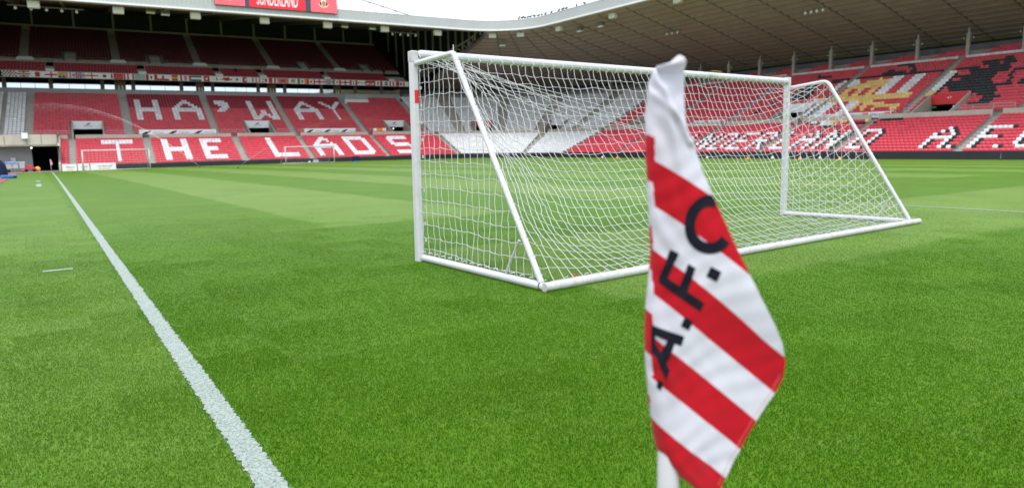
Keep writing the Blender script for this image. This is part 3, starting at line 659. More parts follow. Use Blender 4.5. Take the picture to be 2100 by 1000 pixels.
for i, (a, b) in enumerate(VOM):
    st = stands[who((a + b) / 2)]
    for sd in (a, b):
        mb = MB(); e = .10 / (1 + (15 / RAD if S1 < sd < S2 else 0))
        P = [(10.3, 4.0), (10.3, 5.36), (15.35, 7.72), (15.35, 4.0)]
        c0 = [pt(sd - e, g, h) for g, h in P]; c1 = [pt(sd + e, g, h) for g, h in P]
        mb.poly(c0); mb.poly(c1[::-1])
        for q in range(4): mb.quad(c0[q], c1[q], c1[(q + 1) % 4], c0[(q + 1) % 4])
        mb.build('passage_wall', MT['parapet'], st)
    mb = MB(); panel(mb, a, b, 15.0, 6.35, 7.62, th=.25); red = i in (3, 6, 7)
    mb.build('passage_sign', MT['signred'] if i in (3, 7, 8) else MT['sign'], st)
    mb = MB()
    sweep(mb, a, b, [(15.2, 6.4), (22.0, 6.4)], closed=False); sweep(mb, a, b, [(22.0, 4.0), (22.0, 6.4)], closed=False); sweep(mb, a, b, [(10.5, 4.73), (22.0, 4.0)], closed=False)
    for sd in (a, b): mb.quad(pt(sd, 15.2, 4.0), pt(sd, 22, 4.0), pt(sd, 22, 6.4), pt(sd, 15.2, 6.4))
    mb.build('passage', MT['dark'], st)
    if i in (2, 3, 4, 7):
        mb = MB(); sm = a + (b - a) * .55; c = pt(sm, 16.0, 6.05); mb.ball(c, .13, .13, .10, 8, 5); mb.build('passage_lamp', MT['lampglow'], st, True)
    if i < 3:
        w = b - a
        swoosh(a + w * .42, 7.02, .75, st, 14.98); text_on('CARLING', a + w * .36, 14.98, 6.72, 1.25, .22, MT['greyink'], st)
    if i == 7:
        text_on('47', a + 1.9, 14.98, 7.0, .55, .3, MT['sign'], st)
        mb = MB(); panel(mb, a + .1, a + .75, 14.9, 5.95, 6.15, th=.06); mb.build('exit_sign', MT['green'], st)

# --- banners on the front rail
def banner(s0, s1, h0, h1, st):
    mb = MB(); panel(mb, s0, s1, 10.54, h0, h1, th=.05); return mb.build('advert_banner', MT['sign'], st)
for s0, s1 in ((-46.5, -34.9), (-20.05, -10.45)):
    banner(s0, s1, 5.25, 6.02, stands['L']); n = 3; w = (s1 - s0) / n
    for k in range(n):
        swoosh(s0 + w * k + .25, 5.30, 1.45, stands['L']); text_on('CARLING', s0 + w * k + 2.0, 10.54, 5.40, 1.55 * w / 3.9, .30, MT['greyink'], stands['L'])
for s0, s1, n in ((70.1, 81.2, 4), (49.75, 56.0, 2)):
    banner(s0, s1, 4.95, 5.68, stands['R']); w = (s1 - s0) / n
    for k in range(n):
        text_on('SPREAD', s0 + w * k + .15, 10.54, 5.15, w * .60, .34, MT['ink'], stands['R'])
        mb = MB(); panel(mb, s0 + w * k + w * .68, s0 + w * k + w * .95, 10.52, 5.06, 5.58, th=.015); mb.build('red_box', MT['redink'], stands['R'])
        text_on('EX', s0 + w * k + w * .71, 10.52, 5.15, w * .21, .34, MT['sign'], stands['R'])
# front rails where there is no banner
busy = [(-46.6, -34.8), (-20.1, -10.4), (70, 81.3), (49.7, 56.1)] + [(a - .3, b + .3) for a, b in VOM]
for blk in MID[1:]:
    iv = [blk]
    for c0, c1 in busy: iv = [q for p in iv for q in ((p[0], min(p[1], c0)), (max(p[0], c1), p[1])) if q[1] - q[0] > .4]
    for a, b in iv:
        mb = MB()
        for h in (5.62, 5.95): mb.tube([pt(s, 10.35, h) for s in samples(a, b)], .028, 5)
        for k in range(max(2, int((b - a) / 1.6) + 1)):
            s = a + (b - a) * k / max(1, int((b - a) / 1.6)); 
            if s <= b + .01: mb.tube([pt(s, 10.35, 4.6), pt(s, 10.35, 5.95)], .028, 5)
        mb.build('hand_rail', MT['rail'], stands[who((a + b) / 2)])

# --- left end: tunnel mouth and the concrete beside it
L = stands['L']
mb = MB(); panel(mb, -66.2, -57.3, .3, 3.55, 5.05, th=.5)
mb.build('tunnel_lintel', MT['parapet'], L)
mb = MB(); panel(mb, -66.2, -60.65, 4.0, 0, 3.6, th=.4); mb.build('tunnel_side_wall', MT['grey'], L)
mb = MB()
for sd in (-66.25, -57.3): 
    P = [(-.2, -.2), (-.2, 1.0), (9.8, 5.2), (9.8, -.2)]; c0 = [pt(sd - .12, g, h) for g, h in P]; c1 = [pt(sd + .12, g, h) for g, h in P]
    mb.poly(c0); mb.poly(c1[::-1])
    for q in range(4): mb.quad(c0[q], c1[q], c1[(q + 1) % 4], c0[(q + 1) % 4])
mb.build('tunnel_cheek_wall', MT['parapet'], L)
mb = MB(); sweep(mb, -66.2, -57.3, [(.8, 3.6), (16, 3.6), (16, 0), (15.9, 0), (15.9, 3.5), (.8, 3.5)])
mb.quad(pt(-60.65, 4, 0), pt(-60.65, 16, 0), pt(-60.65, 16, 3.6), pt(-60.65, 4, 3.6)); mb.quad(pt(-57.42, .3, 0), pt(-57.42, 16, 0), pt(-57.42, 16, 3.6), pt(-57.42, .3, 3.6))
mb.build('tunnel', MT['dark'], L)
mb = MB()
for a, b in ((-66.2, -63.4), (-63.3, -60.9), (-60.8, -59.2), (-59.1, -57.4)): panel(mb, a, b, .18, 3.75, 5.15, th=.12)
mb.build('lintel_panel', MT['parapet'], L)
mb = MB(); mb.box(pt(-61.0, .0, 5.0), .7, .5, .8); mb.build('junction_box', MT['sign'], L)
mb = MB(); mb.ball(pt(-60.45, 1.0, 3.35), .12, .12, .10, 8, 5); mb.build('tunnel_lamp', MT['lampglow'], L, True)
mb = MB(); mb.box(pt(-62.9, 3.85, 1.3), .55, .25, 1.5); mb.build('wall_cabinet', MT['sign'], L)

# --- box level under the upper tier: wall strip, glass, piers, doors
mb = MB(); sweep(mb, SL, 5.2, [(26.2, 12.2), (26.2, 13.66), (26.5, 13.66), (26.5, 12.2)]); mb.build('box_front_wall', MT['grey'], L)
mb = MB()
for s in np.arange(SL + .3, 4.8, .5): mb.tube([pt(s, 26.15, 12.9), pt(s, 26.15, 13.5)], .05, 4)
tag(mb.build('wall_fins', MT['grey'], L), kind='stuff')
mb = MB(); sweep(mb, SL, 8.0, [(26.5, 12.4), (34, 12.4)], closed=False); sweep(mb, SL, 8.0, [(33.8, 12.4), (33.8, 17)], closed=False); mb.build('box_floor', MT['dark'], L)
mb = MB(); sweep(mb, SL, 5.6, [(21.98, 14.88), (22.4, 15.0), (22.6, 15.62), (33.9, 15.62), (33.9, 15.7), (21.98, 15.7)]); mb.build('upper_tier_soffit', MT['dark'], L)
piers = [-64.8, -58.3, -50.7, -45.9, -38.0, -32.6, -24.3, -19.2, -11.8, -4.6, 1.2]
doors = [(-48.8, -47.1), (-35.5, -34.1), (-22.6, -20.9), (-9.3, -7.8)]
cutm = sorted([(p - .3, p + .3) for p in piers] + doors)
s = SL; spans = []
for a, b in cutm:
    if a - s > .4: spans.append((s, a))
    s = b
if 5.4 - s > .4: spans.append((s, 5.4))
for p in piers:
    mb = MB(); mb.box(pt(p, 26.75, 14.3), .6, .5, 2.6, rz=YW); mb.build('pier', MT['steel'], L)
for a, b in spans:
    k = max(1, round((b - a) / 2.2))
    for q in range(k):
        x0, x1 = a + (b - a) * q / k + .03, a + (b - a) * (q + 1) / k - .03
        mb = MB(); sweep(mb, x0, x1, [(26.75, 13.5), (26.75, 15.6), (26.8, 15.6), (26.8, 13.5)]); mb.build('window_pane', MT['glass'], L)
for a, b in doors:
    mb = MB(); sweep(mb, a, b, [(26.6, 12.3), (26.6, 15.2), (26.75, 15.2), (26.75, 12.3)]); d = mb.build('door', MT['wood'], L)
    for q in (.30, .62):
        mb = MB(); x = a + (b - a) * q; panel(mb, x, x + .22, 26.55, 12.9, 14.4, th=.03); mb.build('door_glass_strip', MT['sign'], d)
# enclosure that cuts the block nearest the corner
mb = MB(); sweep(mb, -7.9, -2.8, [(23.9, 11.2), (23.9, 12.35), (24.1, 12.35), (24.1, 11.2)]); sweep(mb, -7.9, -2.8, [(24.1, 11.9), (26.3, 11.9)], closed=False); mb.build('enclosure_wall', MT['sign'], L)
mb = MB()
for s in np.arange(-7.8, -2.9, 1.2): mb.tube([pt(s, 24.0, 12.3), pt(s, 24.0, 13.3)], .035, 5)
sweep(mb, -7.8, -3.0, [(24.0, 12.4), (24.0, 13.2)], closed=False)
gl2 = bpy.data.materials.new('clear_panel'); gl2.use_nodes = True; q_ = gl2.node_tree.nodes['Principled BSDF']; q_.inputs['Base Color'].default_value = (.5, .6, .58, 1); q_.inputs['Alpha'].default_value = .55; q_.inputs['Roughness'].default_value = .1
mb.build('enclosure_glass', gl2, L)

# --- upper tier: banner of flags on the balcony front
mb = MB(); sweep(mb, SL, 5.6, [(21.98, 14.9), (21.98, 16.05), (22.25, 16.05), (22.25, 14.9)]); mb.build('balcony_front', MT['conc'], L)
mb = MB(); sweep(mb, SL, 5.6, [(21.90, 15.0), (21.90, 16.0), (21.94, 16.0), (21.94, 15.0)]); ban = mb.build('flag_banner', MT['sign'], L)
FM = {'w': MT['sign'], 'r': MT['flagred'], 'p': MT['pinkred'], 'k': MT['ink'], 'b': MT['bluep'], 'g': MT['green'], 'y': MT['gold'], 's': MT['skyb'], 'o': MT['orange']}
def flag(s0, s1, recs):
    keys = sorted({c for *_, c in recs}); mb = MB()
    for k, (x0, x1, y0, y1, c) in enumerate(recs):
        mb.quad(*[pt(s0 + (s1 - s0) * x, 21.895 - .004 * (k + 1), 15.03 + .94 * y) for x, y in ((x0, y0), (x1, y0), (x1, y1), (x0, y1))], keys.index(c))
    mb.build('flag_print', [FM[c] for c in keys], ban)
def solid(c): return [(0, 1, 0, 1, c)]
def cross(bgc, c, w=.16, sub=None): 
    r = [(0, 1, 0, 1, bgc), (0, 1, .5 - w, .5 + w, c), (.5 - w * .5, .5 + w * .5, 0, 1, c)]
    return r + ([(.4, .6, .3, .7, sub)] if sub else [])
def hband(*cs): return [(0, 1, 1 - (i + 1) / len(cs), 1 - i / len(cs), c) for i, c in enumerate(cs)]
def vband(*cs): return [(i / len(cs), (i + 1) / len(cs), 0, 1, c) for i, c in enumerate(cs)]
def dot(bgc, c, r=.3, asp=.22): return ([(0, 1, 0, 1, bgc)] if bgc else []) + [(.5 - asp, .5 + asp, .5 - r, .5 + r, c), (.5 - asp * .6, .5 + asp * .6, .5 - r * 1.3, .5 + r * 1.3, c)]
def check():
    return [(0, 1, 0, 1, 'w')] + [((i) / 9, (i + 1) / 9, j / 4, (j + 1) / 4, 'r' if (i // 2) % 2 else 'k') for i in range(9) for j in range(4) if (i + j) % 2 == 0]
def union(): return [(0, 1, 0, 1, 'b'), (0, 1, .36, .64, 'w'), (.42, .58, 0, 1, 'w'), (0, .3, .75, .95, 'w'), (.7, 1, .75, .95, 'w'), (0, .3, .05, .25, 'w'), (.7, 1, .05, .25, 'w'), (0, 1, .42, .58, 'r'), (.46, .54, 0, 1, 'r')]
# px columns of the banner in the photograph translated to metres along the stand
def bs(x): return float(np.interp(x, [0, 105, 209, 300, 444, 580, 660, 745, 840], [-65.2, -58.0, -50.4, -43.7, -32.2, -20.7, -13.4, -5.2, 4.6]))
FL = [(1, 9, solid('k')), (9, 38, check()), (38, 65, cross('w', 'r', .12, 'y') + [(.1, .9, .8, .95, 'k'), (.15, .85, .05, .2, 'k')]), (67, 90, dot(None, 'r', .33, .22)), (93, 118, cross('w', 'r', .13)),
      (119, 133, cross('b', 'y', .16) + [(0, .4, .65, 1, 'y'), (.6, 1, .65, 1, 'y')]), (134, 144, vband('p', 'w', 'p')), (146, 171, union()), (172, 197, cross('w', 'r', .1)), (203, 217, dot(None, 'k', .2, .25) + [(.4, .6, .35, .65, 'r')]),
      (222, 227, [(0, 1, 0, 1, 'w'), (.2, .8, .1, .9, 'k')]), (228, 248, [(0, 1, 0, 1, 'r'), (.05, .95, .2, .3, 'p'), (.05, .95, .55, .65, 'p')]), (249, 270, vband('r', 'w', 'r', 'w', 'w', 'r')), (271, 294, cross('s', 'y', .1)), (295, 301, solid('r')), (303, 309, dot(None, 'k', .22, .25)),
      (312, 318, solid('r')), (318, 341, [(0, 1, 0, .3, 'r'), (.4, .6, .3, .85, 'r')]), (347, 359, hband('r', 'y', 'r')), (364, 368, solid('r')), (370, 380, dot(None, 'p', .36, .3)), (382, 386, solid('r')), (386, 408, hband('g', 'w', 'b')), (413, 425, solid('r') + [(.35, .65, .3, .7, 'w')]),
      (432, 449, dot(None, 'k', .25, .06) + [(0, .2, .4, .55, 'o'), (.8, 1, .4, .55, 'o')]), (450, 472, [(0, 1, .35, .6, 'r'), (.3, .7, .2, .8, 'r'), (.2, .3, .65, .9, 'k'), (.6, .75, .65, .9, 'k')]), (479, 486, dot(None, 'k', .16, .3)), (494, 503, solid('r') + [(.5, .9, .3, .7, 'w')]), (514, 532, vband('p', 'w', 'p', 'w', 'p')), (535, 540, [(0, 1, .5, .9, 's'), (.2, .8, 0, .3, 'r')]),
      (541, 547, dot(None, 'r', .3, .4)), (550, 558, solid('r')), (562, 566, solid('r')), (569, 593, [(0, 1, 0, 1, 'p'), (.3, .7, .3, .7, 'r')]), (599, 607, [(0, 1, .55, .8, 'r'), (.3, 1, .2, .4, 'g'), (0, .3, .2, .8, 'r')]), (612, 617, solid('g')), (619, 625, dot(None, 'r', .2, .3)), (627, 636, vband('o', 'r')), (638, 643, dot(None, 'r', .2, .4)), (646, 649, solid('r')), (649, 668, cross('w', 'r', .12) + [(.35, .65, .3, .7, 'r')]),
      (668, 687, union()), (687, 691, solid('g')), (694, 698, dot(None, 'r', .2, .4)), (700, 704, solid('r')), (704, 723, cross('w', 'r', .12, 'b')), (723, 727, solid('r')), (729, 733, dot(None, 'k', .3, .25)), (735, 739, solid('r')), (740, 757, [(.0, .2, .4, .7, 'k'), (.4, .6, .4, .6, 'r'), (.8, 1, .4, .7, 'k')]), (757, 777, [(0, 1, 0, 1, 'r'), (.05, .85, .2, .5, 'w'), (.3, .6, .25, .45, 'r')]), (780, 785, dot(None, 'k', .3, .25)),
      (787, 792, solid('r')), (794, 806, dot(None, 'k', .3, .25) + [(.4, .6, .4, .6, 'w')]), (807, 810, solid('r')), (814, 817, solid('r')), (821, 828, solid('r')), (829, 835, dot(None, 'r', .25, .4)), (837, 843, solid('r'))]
for x0, x1, rec in FL: flag(bs(x0), bs(x1), rec)

# --- upper tier walls, barriers, back wall
for a, b in [(U1[i][0] - .1, U1[i][1] + .1) for i in range(len(U1))]:
    mb = MB(); sweep(mb, a, b, [(26.05, 16.9), (26.05, 18.30), (26.3, 18.30), (26.3, 16.9)]); mb.build('cross_aisle_wall', MT['conc'], L)
mb = MB(); sweep(mb, SL, 5.6, [(25.5, 17.0), (27.3, 17.6)], closed=False); mb.build('cross_aisle', MT['conc'], L)
for i in range(len(U1)):
    a, b = U1[i]; mb = MB(); mb.tube([pt(a, 26.2, 19.0), pt(b, 26.2, 19.0)], .03, 5)
    for s in np.arange(a, b, 1.9): mb.tube([pt(s, 26.2, 18.2), pt(s, 26.2, 19.0)], .03, 5)
    mb.build('hand_rail', MT['steel'], L)
for s in (-61.5, -47.95, -34.6, -21.3, -7.9):
    mb = MB(); w, c = 1.25, .28
    for th in (0,):
        o = [(-w, 18.22), (w, 18.22), (w, 18.5), (w - c, 18.82), (-w + c, 18.82), (-w, 18.55)]
        A = [pt(s + x, 25.85 + (h - 18.22) * .7, h) for x, h in o]; B = [pt(s + x, 25.93 + (h - 18.22) * .7, h) for x, h in o]
        mb.poly(A); mb.poly(B[::-1])
        for q in range(6): mb.quad(A[q], B[q], B[(q + 1) % 6], A[(q + 1) % 6])
    mb.build('aisle_barrier', MT['sign'], L)
for s in (-58.05, -44.5, -31.9, -24.1, -11.75, 1.85):
    mb = MB(); panel(mb, s - .62, s + .62, 22.0, 15.98, 16.5, th=.06, lean=.25); mb.build('aisle_end_panel', MT['sign'], L)
for a, b in UV:
    mb = MB()
    for sd in (a, b): 
        P = [(27.2, 17.8), (27.2, 18.6), (31.0, 20.7), (31.0, 17.8)]; c0 = [pt(sd - .1, g, h) for g, h in P]; c1 = [pt(sd + .1, g, h) for g, h in P]
        mb.poly(c0); mb.poly(c1[::-1])
        for q in range(4): mb.quad(c0[q], c1[q], c1[(q + 1) % 4], c0[(q + 1) % 4])
    sweep(mb, a, b, [(30.9, 19.9), (30.9, 20.7), (31.1, 20.7), (31.1, 19.9)]); mb.build('passage_wall', MT['steel'], L)
    mb = MB(); panel(mb, a + .35, b - .35, 27.2, 18.0, 18.75, th=.08); mb.build('passage_gate', MT['grey'], L)
    mb = MB(); c = pt((a + b) / 2 - .1, 30.7, 19.65); mb.box(c, .35, .1, .16); mb.build('passage_lamp', MT['lampglow'], L)
mb = MB(); sweep(mb, SL, 5.6, [(42.0, 25.2), (42.0, 26.55), (42.3, 26.55), (42.3, 25.2)]); mb.build('rear_wall', MT['conc'], L)
mb = MB(); sweep(mb, SL, 7.4, [(43.2, 12), (43.2, 30.6), (43.4, 30.6), (43.4, 12)]); mb.build('rear_cladding', MT['dark'], L)
for s in np.arange(SL + 2, 6.5, 6.6): mb = MB(); mb.box(pt(s, 42.9, 28.3), .35, .35, 4.2); mb.build('rear_post', MT['rib'], L)
mb = MB(); mb.quad(pt(SL - .2, 0, -.5), pt(SL - .2, 45, -.5), pt(SL - .2, 45, 31), pt(SL - .2, 0, 25)); mb.build('light_stop_wall', MT['dark'], L)  # unseen wall added to stop light leaking in at the open end
# end of the upper tier, and the ribbed screen between the high roof and the low corner roof
mb = MB(); mb.poly([pt(5.7, 22, 14.9), pt(5.7, 44, 14.9), pt(6.6, 44, 30.6), pt(5.7, 27, 18.6), pt(5.7, 22, 16.1)]); mb.build('tier_end_wall', MT['dark'], L)
SCR = [(11.6, .6), (10.2, 10), (8.8, 22), (7.9, 34), (7.3, 43.2)]
rlow = lambda g: 23.4 - .233 * g
rhigh = lambda g: 23.45 + .155 * g
mb = MB()
for (s0, g0), (s1, g1) in zip(SCR[:-1], SCR[1:]):
    mb.quad(pt(s0, g0, rlow(g0) + .12), pt(s1, g1, (rlow(g1) + .12) if g1 < 33 else 12), pt(s1, g1, rhigh(g1) + .6), pt(s0, g0, rhigh(g0) + .6))
mb.build('screen_wall', MT['dark'], L)
for g in np.arange(2.0, 43, 3.0):
    mb = MB()
    s = float(np.interp(g, [q[1] for q in SCR], [q[0] for q in SCR])) - .25
    mb.tube([pt(s, g, rlow(g) + .2), pt(s, g, rhigh(g) + .3)], .22, 4); mb.build('screen_rib', MT['rib'], L)

# --- roofs
def fascia(key, a, b):
    mb = MB(); ss = []; s = a
    while s < b - 1e-6: ss.append(s); s += .30
    ss.append(b); base = len(mb.v)
    for i, s in enumerate(ss):
        d = (0, .05)[i % 2]
        for h in (23.62, 25.25): mb.v.append(tuple(pt(s, -.35 + d, h)))
    for i in range(len(ss) - 1):
        q = base + 2 * i; mb.f.append((q, q + 2, q + 3, q + 1)); mb.m.append(0)
    sweep(mb, a, b, [(-.36, 25.25), (.6, 25.35)], closed=False)
    fo = mb.build('fascia', MT['fascia'], stands[key])
    mb = MB(); sweep(mb, a, b, [(-.46, 23.42), (-.46, 23.66), (-.30, 23.66), (.4, 23.42)]); mb.build('fascia_lip', MT['lip'], fo)
fascia('L', SL, S1); fascia('C', S1, S2); fascia('R', S2, SR)
# high roof over the left stand
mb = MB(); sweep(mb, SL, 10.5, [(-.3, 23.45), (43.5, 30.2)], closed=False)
mb.build('roof_soffit', MT['soffit_shaded'], L)  # underside coloured dark to stand for the shade inside the roof
mb = MB(); sweep(mb, SL, 10.5, [(.2, 23.42), (5.5, 24.24)], closed=False); mb.build('lit_soffit_edge', MT['soffit'], L)  # front strip of the underside kept in the lighter colour, as if lit
mb = MB(); sweep(mb, SL, 11.5, [(.6, 25.1), (.6, 25.25), (44, 31.6), (44, 31.2), (.6, 24.2)]); mb.build('roof_deck', MT['deck'], L)
mb = MB()
for s in np.arange(SL + 1, 9, 6.6):
    for g in (): pass
    mb.hexa([pt(s - .15, .4, 23.2), pt(s + .15, .4, 23.2), pt(s + .15, 42, 29.2), pt(s - .15, 42, 29.2), pt(s - .15, .4, 23.5), pt(s + .15, .4, 23.5), pt(s + .15, 42, 30.0), pt(s - .15, 42, 30.0)])
mb.build('roof_rafters', MT['steel'], L)
# pale lattice girder standing on the high roof
mb = MB()
A0, A1 = (-24.0, 9.0), (28.0, 33.0)
def gird(t): return pt(-24 + 34 * t, 14 + 6 * t, 28.2 + 4.2 * math.sin(math.pi * min(1, .5 + t * .5)) * 1.0)
lo = [pt(-24 + 34 * t, 14 + 6 * t, 27.4) for t in np.linspace(0, 1, 13)]; hi = [gird(t) for t in np.linspace(0, 1, 13)]
mb.tube(hi, .14, 6); mb.tube(lo, .12, 6)
for i in range(12): mb.tube([lo[i], hi[i]], .08, 5); mb.tube([hi[i], lo[i + 1]], .08, 5)
mb.build('roof_girder', MT['wpaint'], L)

# low roof over corner and right stand: every board of the underside is its own panel
NS = 20; G0, G1 = .1, 33.0; DG = (G1 - G0) / NS
bays_R = [S2 + 6.5 * k for k in range(16)]; bays_R = [b for b in bays_R if b < SR]
def panel_mesh(s0, s1, j):
    ga, gb_ = G0 + DG * j + .05, G0 + DG * (j + 1) - .03; d = .10
    mb = MB(); P = [(ga, rlow(ga) + d), (gb_, rlow(gb_) - .04), (gb_, rlow(gb_) + .10), (ga, rlow(ga) + .10 + d)]
    sweep(mb, s0 + .10 / (1 + (ga / RAD if s0 < S2 - .01 else 0)), s1 - .10 / (1 + (ga / RAD if s0 < S2 - .01 else 0)), P, step=1.1); return mb
def scr_s(g): return float(np.interp(g, [q[1] for q in SCR], [q[0] for q in SCR]))
arc_b = list(np.linspace(11.6, S2, 7))
for s0, s1 in zip(arc_b[:-1], arc_b[1:]):
    for j in range(NS):
        sa = scr_s(G0 + DG * (j + .5)) if s0 == arc_b[0] else s0
        panel_mesh(sa, s1, j).build('roof_panel', MT['soffit'], stands['C'])
proto = {}
for k in range(len(bays_R) - 1):
    s0, s1 = bays_R[k], bays_R[k + 1]
    for j in range(NS):
        if j not in proto: proto[j] = (panel_mesh(s0, s1, j).mesh('roof_panel', MT['soffit']), s0)
        me, sp = proto[j]; o = link('roof_panel', me, stands['R']); dv = pt(s0, 0, 0) - pt(sp, 0, 0); o.location = dv
mb = MB()
for j in range(NS + 1):
    g = -.3 + 34.3 * j / NS; g2 = -.3 + 34.3 * (j + 1) / NS
    if j < NS:
        for q in range(24):
            a0, a1 = scr_s(g), scr_s(g2); t0, t1 = q / 24, (q + 1) / 24
            hh = lambda x, k: 23.75 - .222 * x + k
            P = [(a0 + (S2 - a0) * t0, g), (a0 + (S2 - a0) * t1, g), (a1 + (S2 - a1) * t1, g2), (a1 + (S2 - a1) * t0, g2)]
            mb.quad(*[pt(x, y, hh(y, 0)) for x, y in P]); mb.quad(*[pt(x, y, hh(y, 1.2)) for x, y in P])
mb.build('roof_deck', MT['deck'], stands['C'])
mb = MB(); sweep(mb, S2, SR, [(-.3, 25.3), (34, 17.2), (34, 16.2), (0, 23.75)]); mb.build('roof_deck', MT['deck'], stands['R'])
def rafter(s, key):
    mb = MB(); e = .09
    for g, g2 in ((.6, 32.5),):
        e0, e1 = (e / (1 + (q / RAD if S1 < s < S2 - .01 else 0)) for q in (g, g2))
        mb.hexa([pt(s - e0, g, rlow(g) - .08), pt(s + e0, g, rlow(g) - .08), pt(s + e1, g2, rlow(g2) - .08), pt(s - e1, g2, rlow(g2) - .08), pt(s - e0, g, rlow(g) + .1), pt(s + e0, g, rlow(g) + .1), pt(s + e1, g2, rlow(g2) + .1), pt(s - e1, g2, rlow(g2) + .1)])
    mb.build('rafter', MT['purlin'], stands[key])
for s in arc_b[1:-1]: rafter(s, 'C')
for s in bays_R: rafter(s, 'R')
# dark purlins along the seams between the boards
for j in range(1, NS):
    g = G0 + DG * j; 
    for key, a, b in (('C', scr_s(g) + .05, S2), ('R', S2, SR)):
        mb = MB(); sweep(mb, a, b, [(g - .05, rlow(g) - .10), (g + .05, rlow(g) - .13), (g + .05, rlow(g) + .06), (g - .05, rlow(g) + .08)], step=1.1); mb.build('purlin', MT['purlin'], stands[key])
# dark lattice truss along the edge of the corner roof
tr = [(12.2, .6), (10.6, 8), (9.2, 14), (8.4, 20), (7.7, 27)]
gg = np.linspace(.8, 27, 15); sv = np.interp(gg, [q[1] for q in tr], [q[0] for q in tr]); mb = MB()
top = [pt(s - .5, g, rlow(g) + 1.5) for s, g in zip(sv, gg)]; bot = [pt(s - .3, g, rlow(g) - .1) for s, g in zip(sv, gg)]
mb.tube(bot, .34, 6); et = mb.build('edge_truss', MT['steel'], stands['C']); mb = MB(); mb.tube(top, .16, 6)
for i in range(14): mb.tube([bot[i], top[i + 1]], .13, 5); mb.tube([top[i], bot[i]], .11, 5)
mb.build('truss_lattice', MT['truss'], et)
# back walls and columns
for k, x, y in parts_between(5.6, SR):
    mb = MB(); sweep(mb, x, y, [(31.6, 11.5), (31.6, 15.2), (31.8, 15.2), (31.8, 11.5)]); mb.build('rear_wall', mat('rear_wall_sheet', (0.17, 0.17, 0.18), .8, .2, .25, .6), stands[k])
    mb = MB(); sweep(mb, x, y, [(33.2, 11), (33.2, 17.4)], closed=False); mb.build('rear_cladding', MT['dark'], stands[k])
    mb = MB(); sweep(mb, x, y, [(28.6, 12.9), (31.7, 12.9)], closed=False); mb.build('rear_walkway', MT['conc'], stands[k])
def column(s, key):
    mb = MB(); b = pt(s, 26.9, 12.0); t = rlow(26.9) - .2; rz = math.atan2(tang(s)[1], tang(s)[0])
    mb.box((b[0], b[1], b[2] + (t - 12.9) / 2), .42, .42, t - 12.9, rz=rz)
    c = pt(s, 26.9, t - .9); mb.tube([c, c + [0, 0, .9]], [.21, .07], 6)
    mb.box(c + [0, 0, .0], .55, .55, .16, rz=rz)
    co = mb.build('column', MT['column'], stands[key])
    mb = MB()
    for d in (-.55, .55): mb.ball(c + np.array([tang(s)[0] * d, tang(s)[1] * d, -.5]), .13, .13, .16, 7, 5)
    mb.build('column_lamp', MT['grey2'], co, True)
for s in COLS: column(s, 'R')
for s in (9.9, 12.8, 15.7, 18.65, 21.5): column(s, 'C')

# --- loudspeakers and lamps hanging under the roof edge
def speaker(s, g=1.5, h=22.9, key=None):
    mb = MB(); p = pt(s, g, h); rz = math.atan2(tang(s)[1], tang(s)[0]); mb.box(p, 1.45, .8, 1.0, rz=rz)
    o = bevel(mb.build('loudspeaker', MT['spk'], stands[key or who(s)]), .12)
    mb = MB(); mb.tube([p + [0, 0, .4], p + [0, 0, 1.1]], .06, 5); mb.build('bracket', MT['steel'], o)
for s in (-58.4, -48.2, -37.9, -27.7, -17.45, -7.3, 2.95, 13.1, 18.0, 26.4, 40.4, 54.2, 68.0): speaker(s)
def lamp(s, g, h, w=1.2):
    p = pt(s, g, h); rz = math.atan2(tang(s)[1], tang(s)[0]); mb = MB(); mb.box(p + [0, 0, .45], w, .5, .55, rz=rz); o = mb.build('floodlight', MT['steel'], stands[who(s)])
    mb = MB(); mb.box(p + [0, 0, .05], w * .95, .45, .22, rz=rz); mb.build('lamp_glass', MT['sign'], o)
    mb = MB(); mb.tube([p + [0, 0, .6], p + [0, 0, 1.6]], .05, 5); mb.build('bracket', MT['steel'], o)
for s, g, h in ((-41.9, 3, 22.95), (-43.9, 3, 23.1), (-14, 3, 23.0), (-9, 3, 23.0), (14.5, 4, 21.3), (30.3, 3, 21.9), (35.8, 3, 21.9)): lamp(s, g, h)
def cluster(s, g, h, n=4, w=3.4):
    mb = MB(); mb.tube([pt(s - w / 2, g, h), pt(s + w / 2, g, h)], .09, 5); o = mb.build('lamp_bar', MT['steel'], stands[who(s)])
    for k in range(n):
        mb = MB(); p = pt(s - w / 2 + w * (k + .5) / n, g, h - .35); mb.ball(p, .2, .2, .22, 8, 5); mb.tube([p + [0, 0, .2], p + [0, 0, .4]], .04, 4); mb.build('spotlight', MT['spk'], o, True)
cluster(46.3, 9, 20.2, 3); cluster(70.5, 10, 19.7, 4); cluster(-57.0, 3, 22.9, 5, 9.0); cluster(-3.0, 3, 22.75, 4, 6.0)

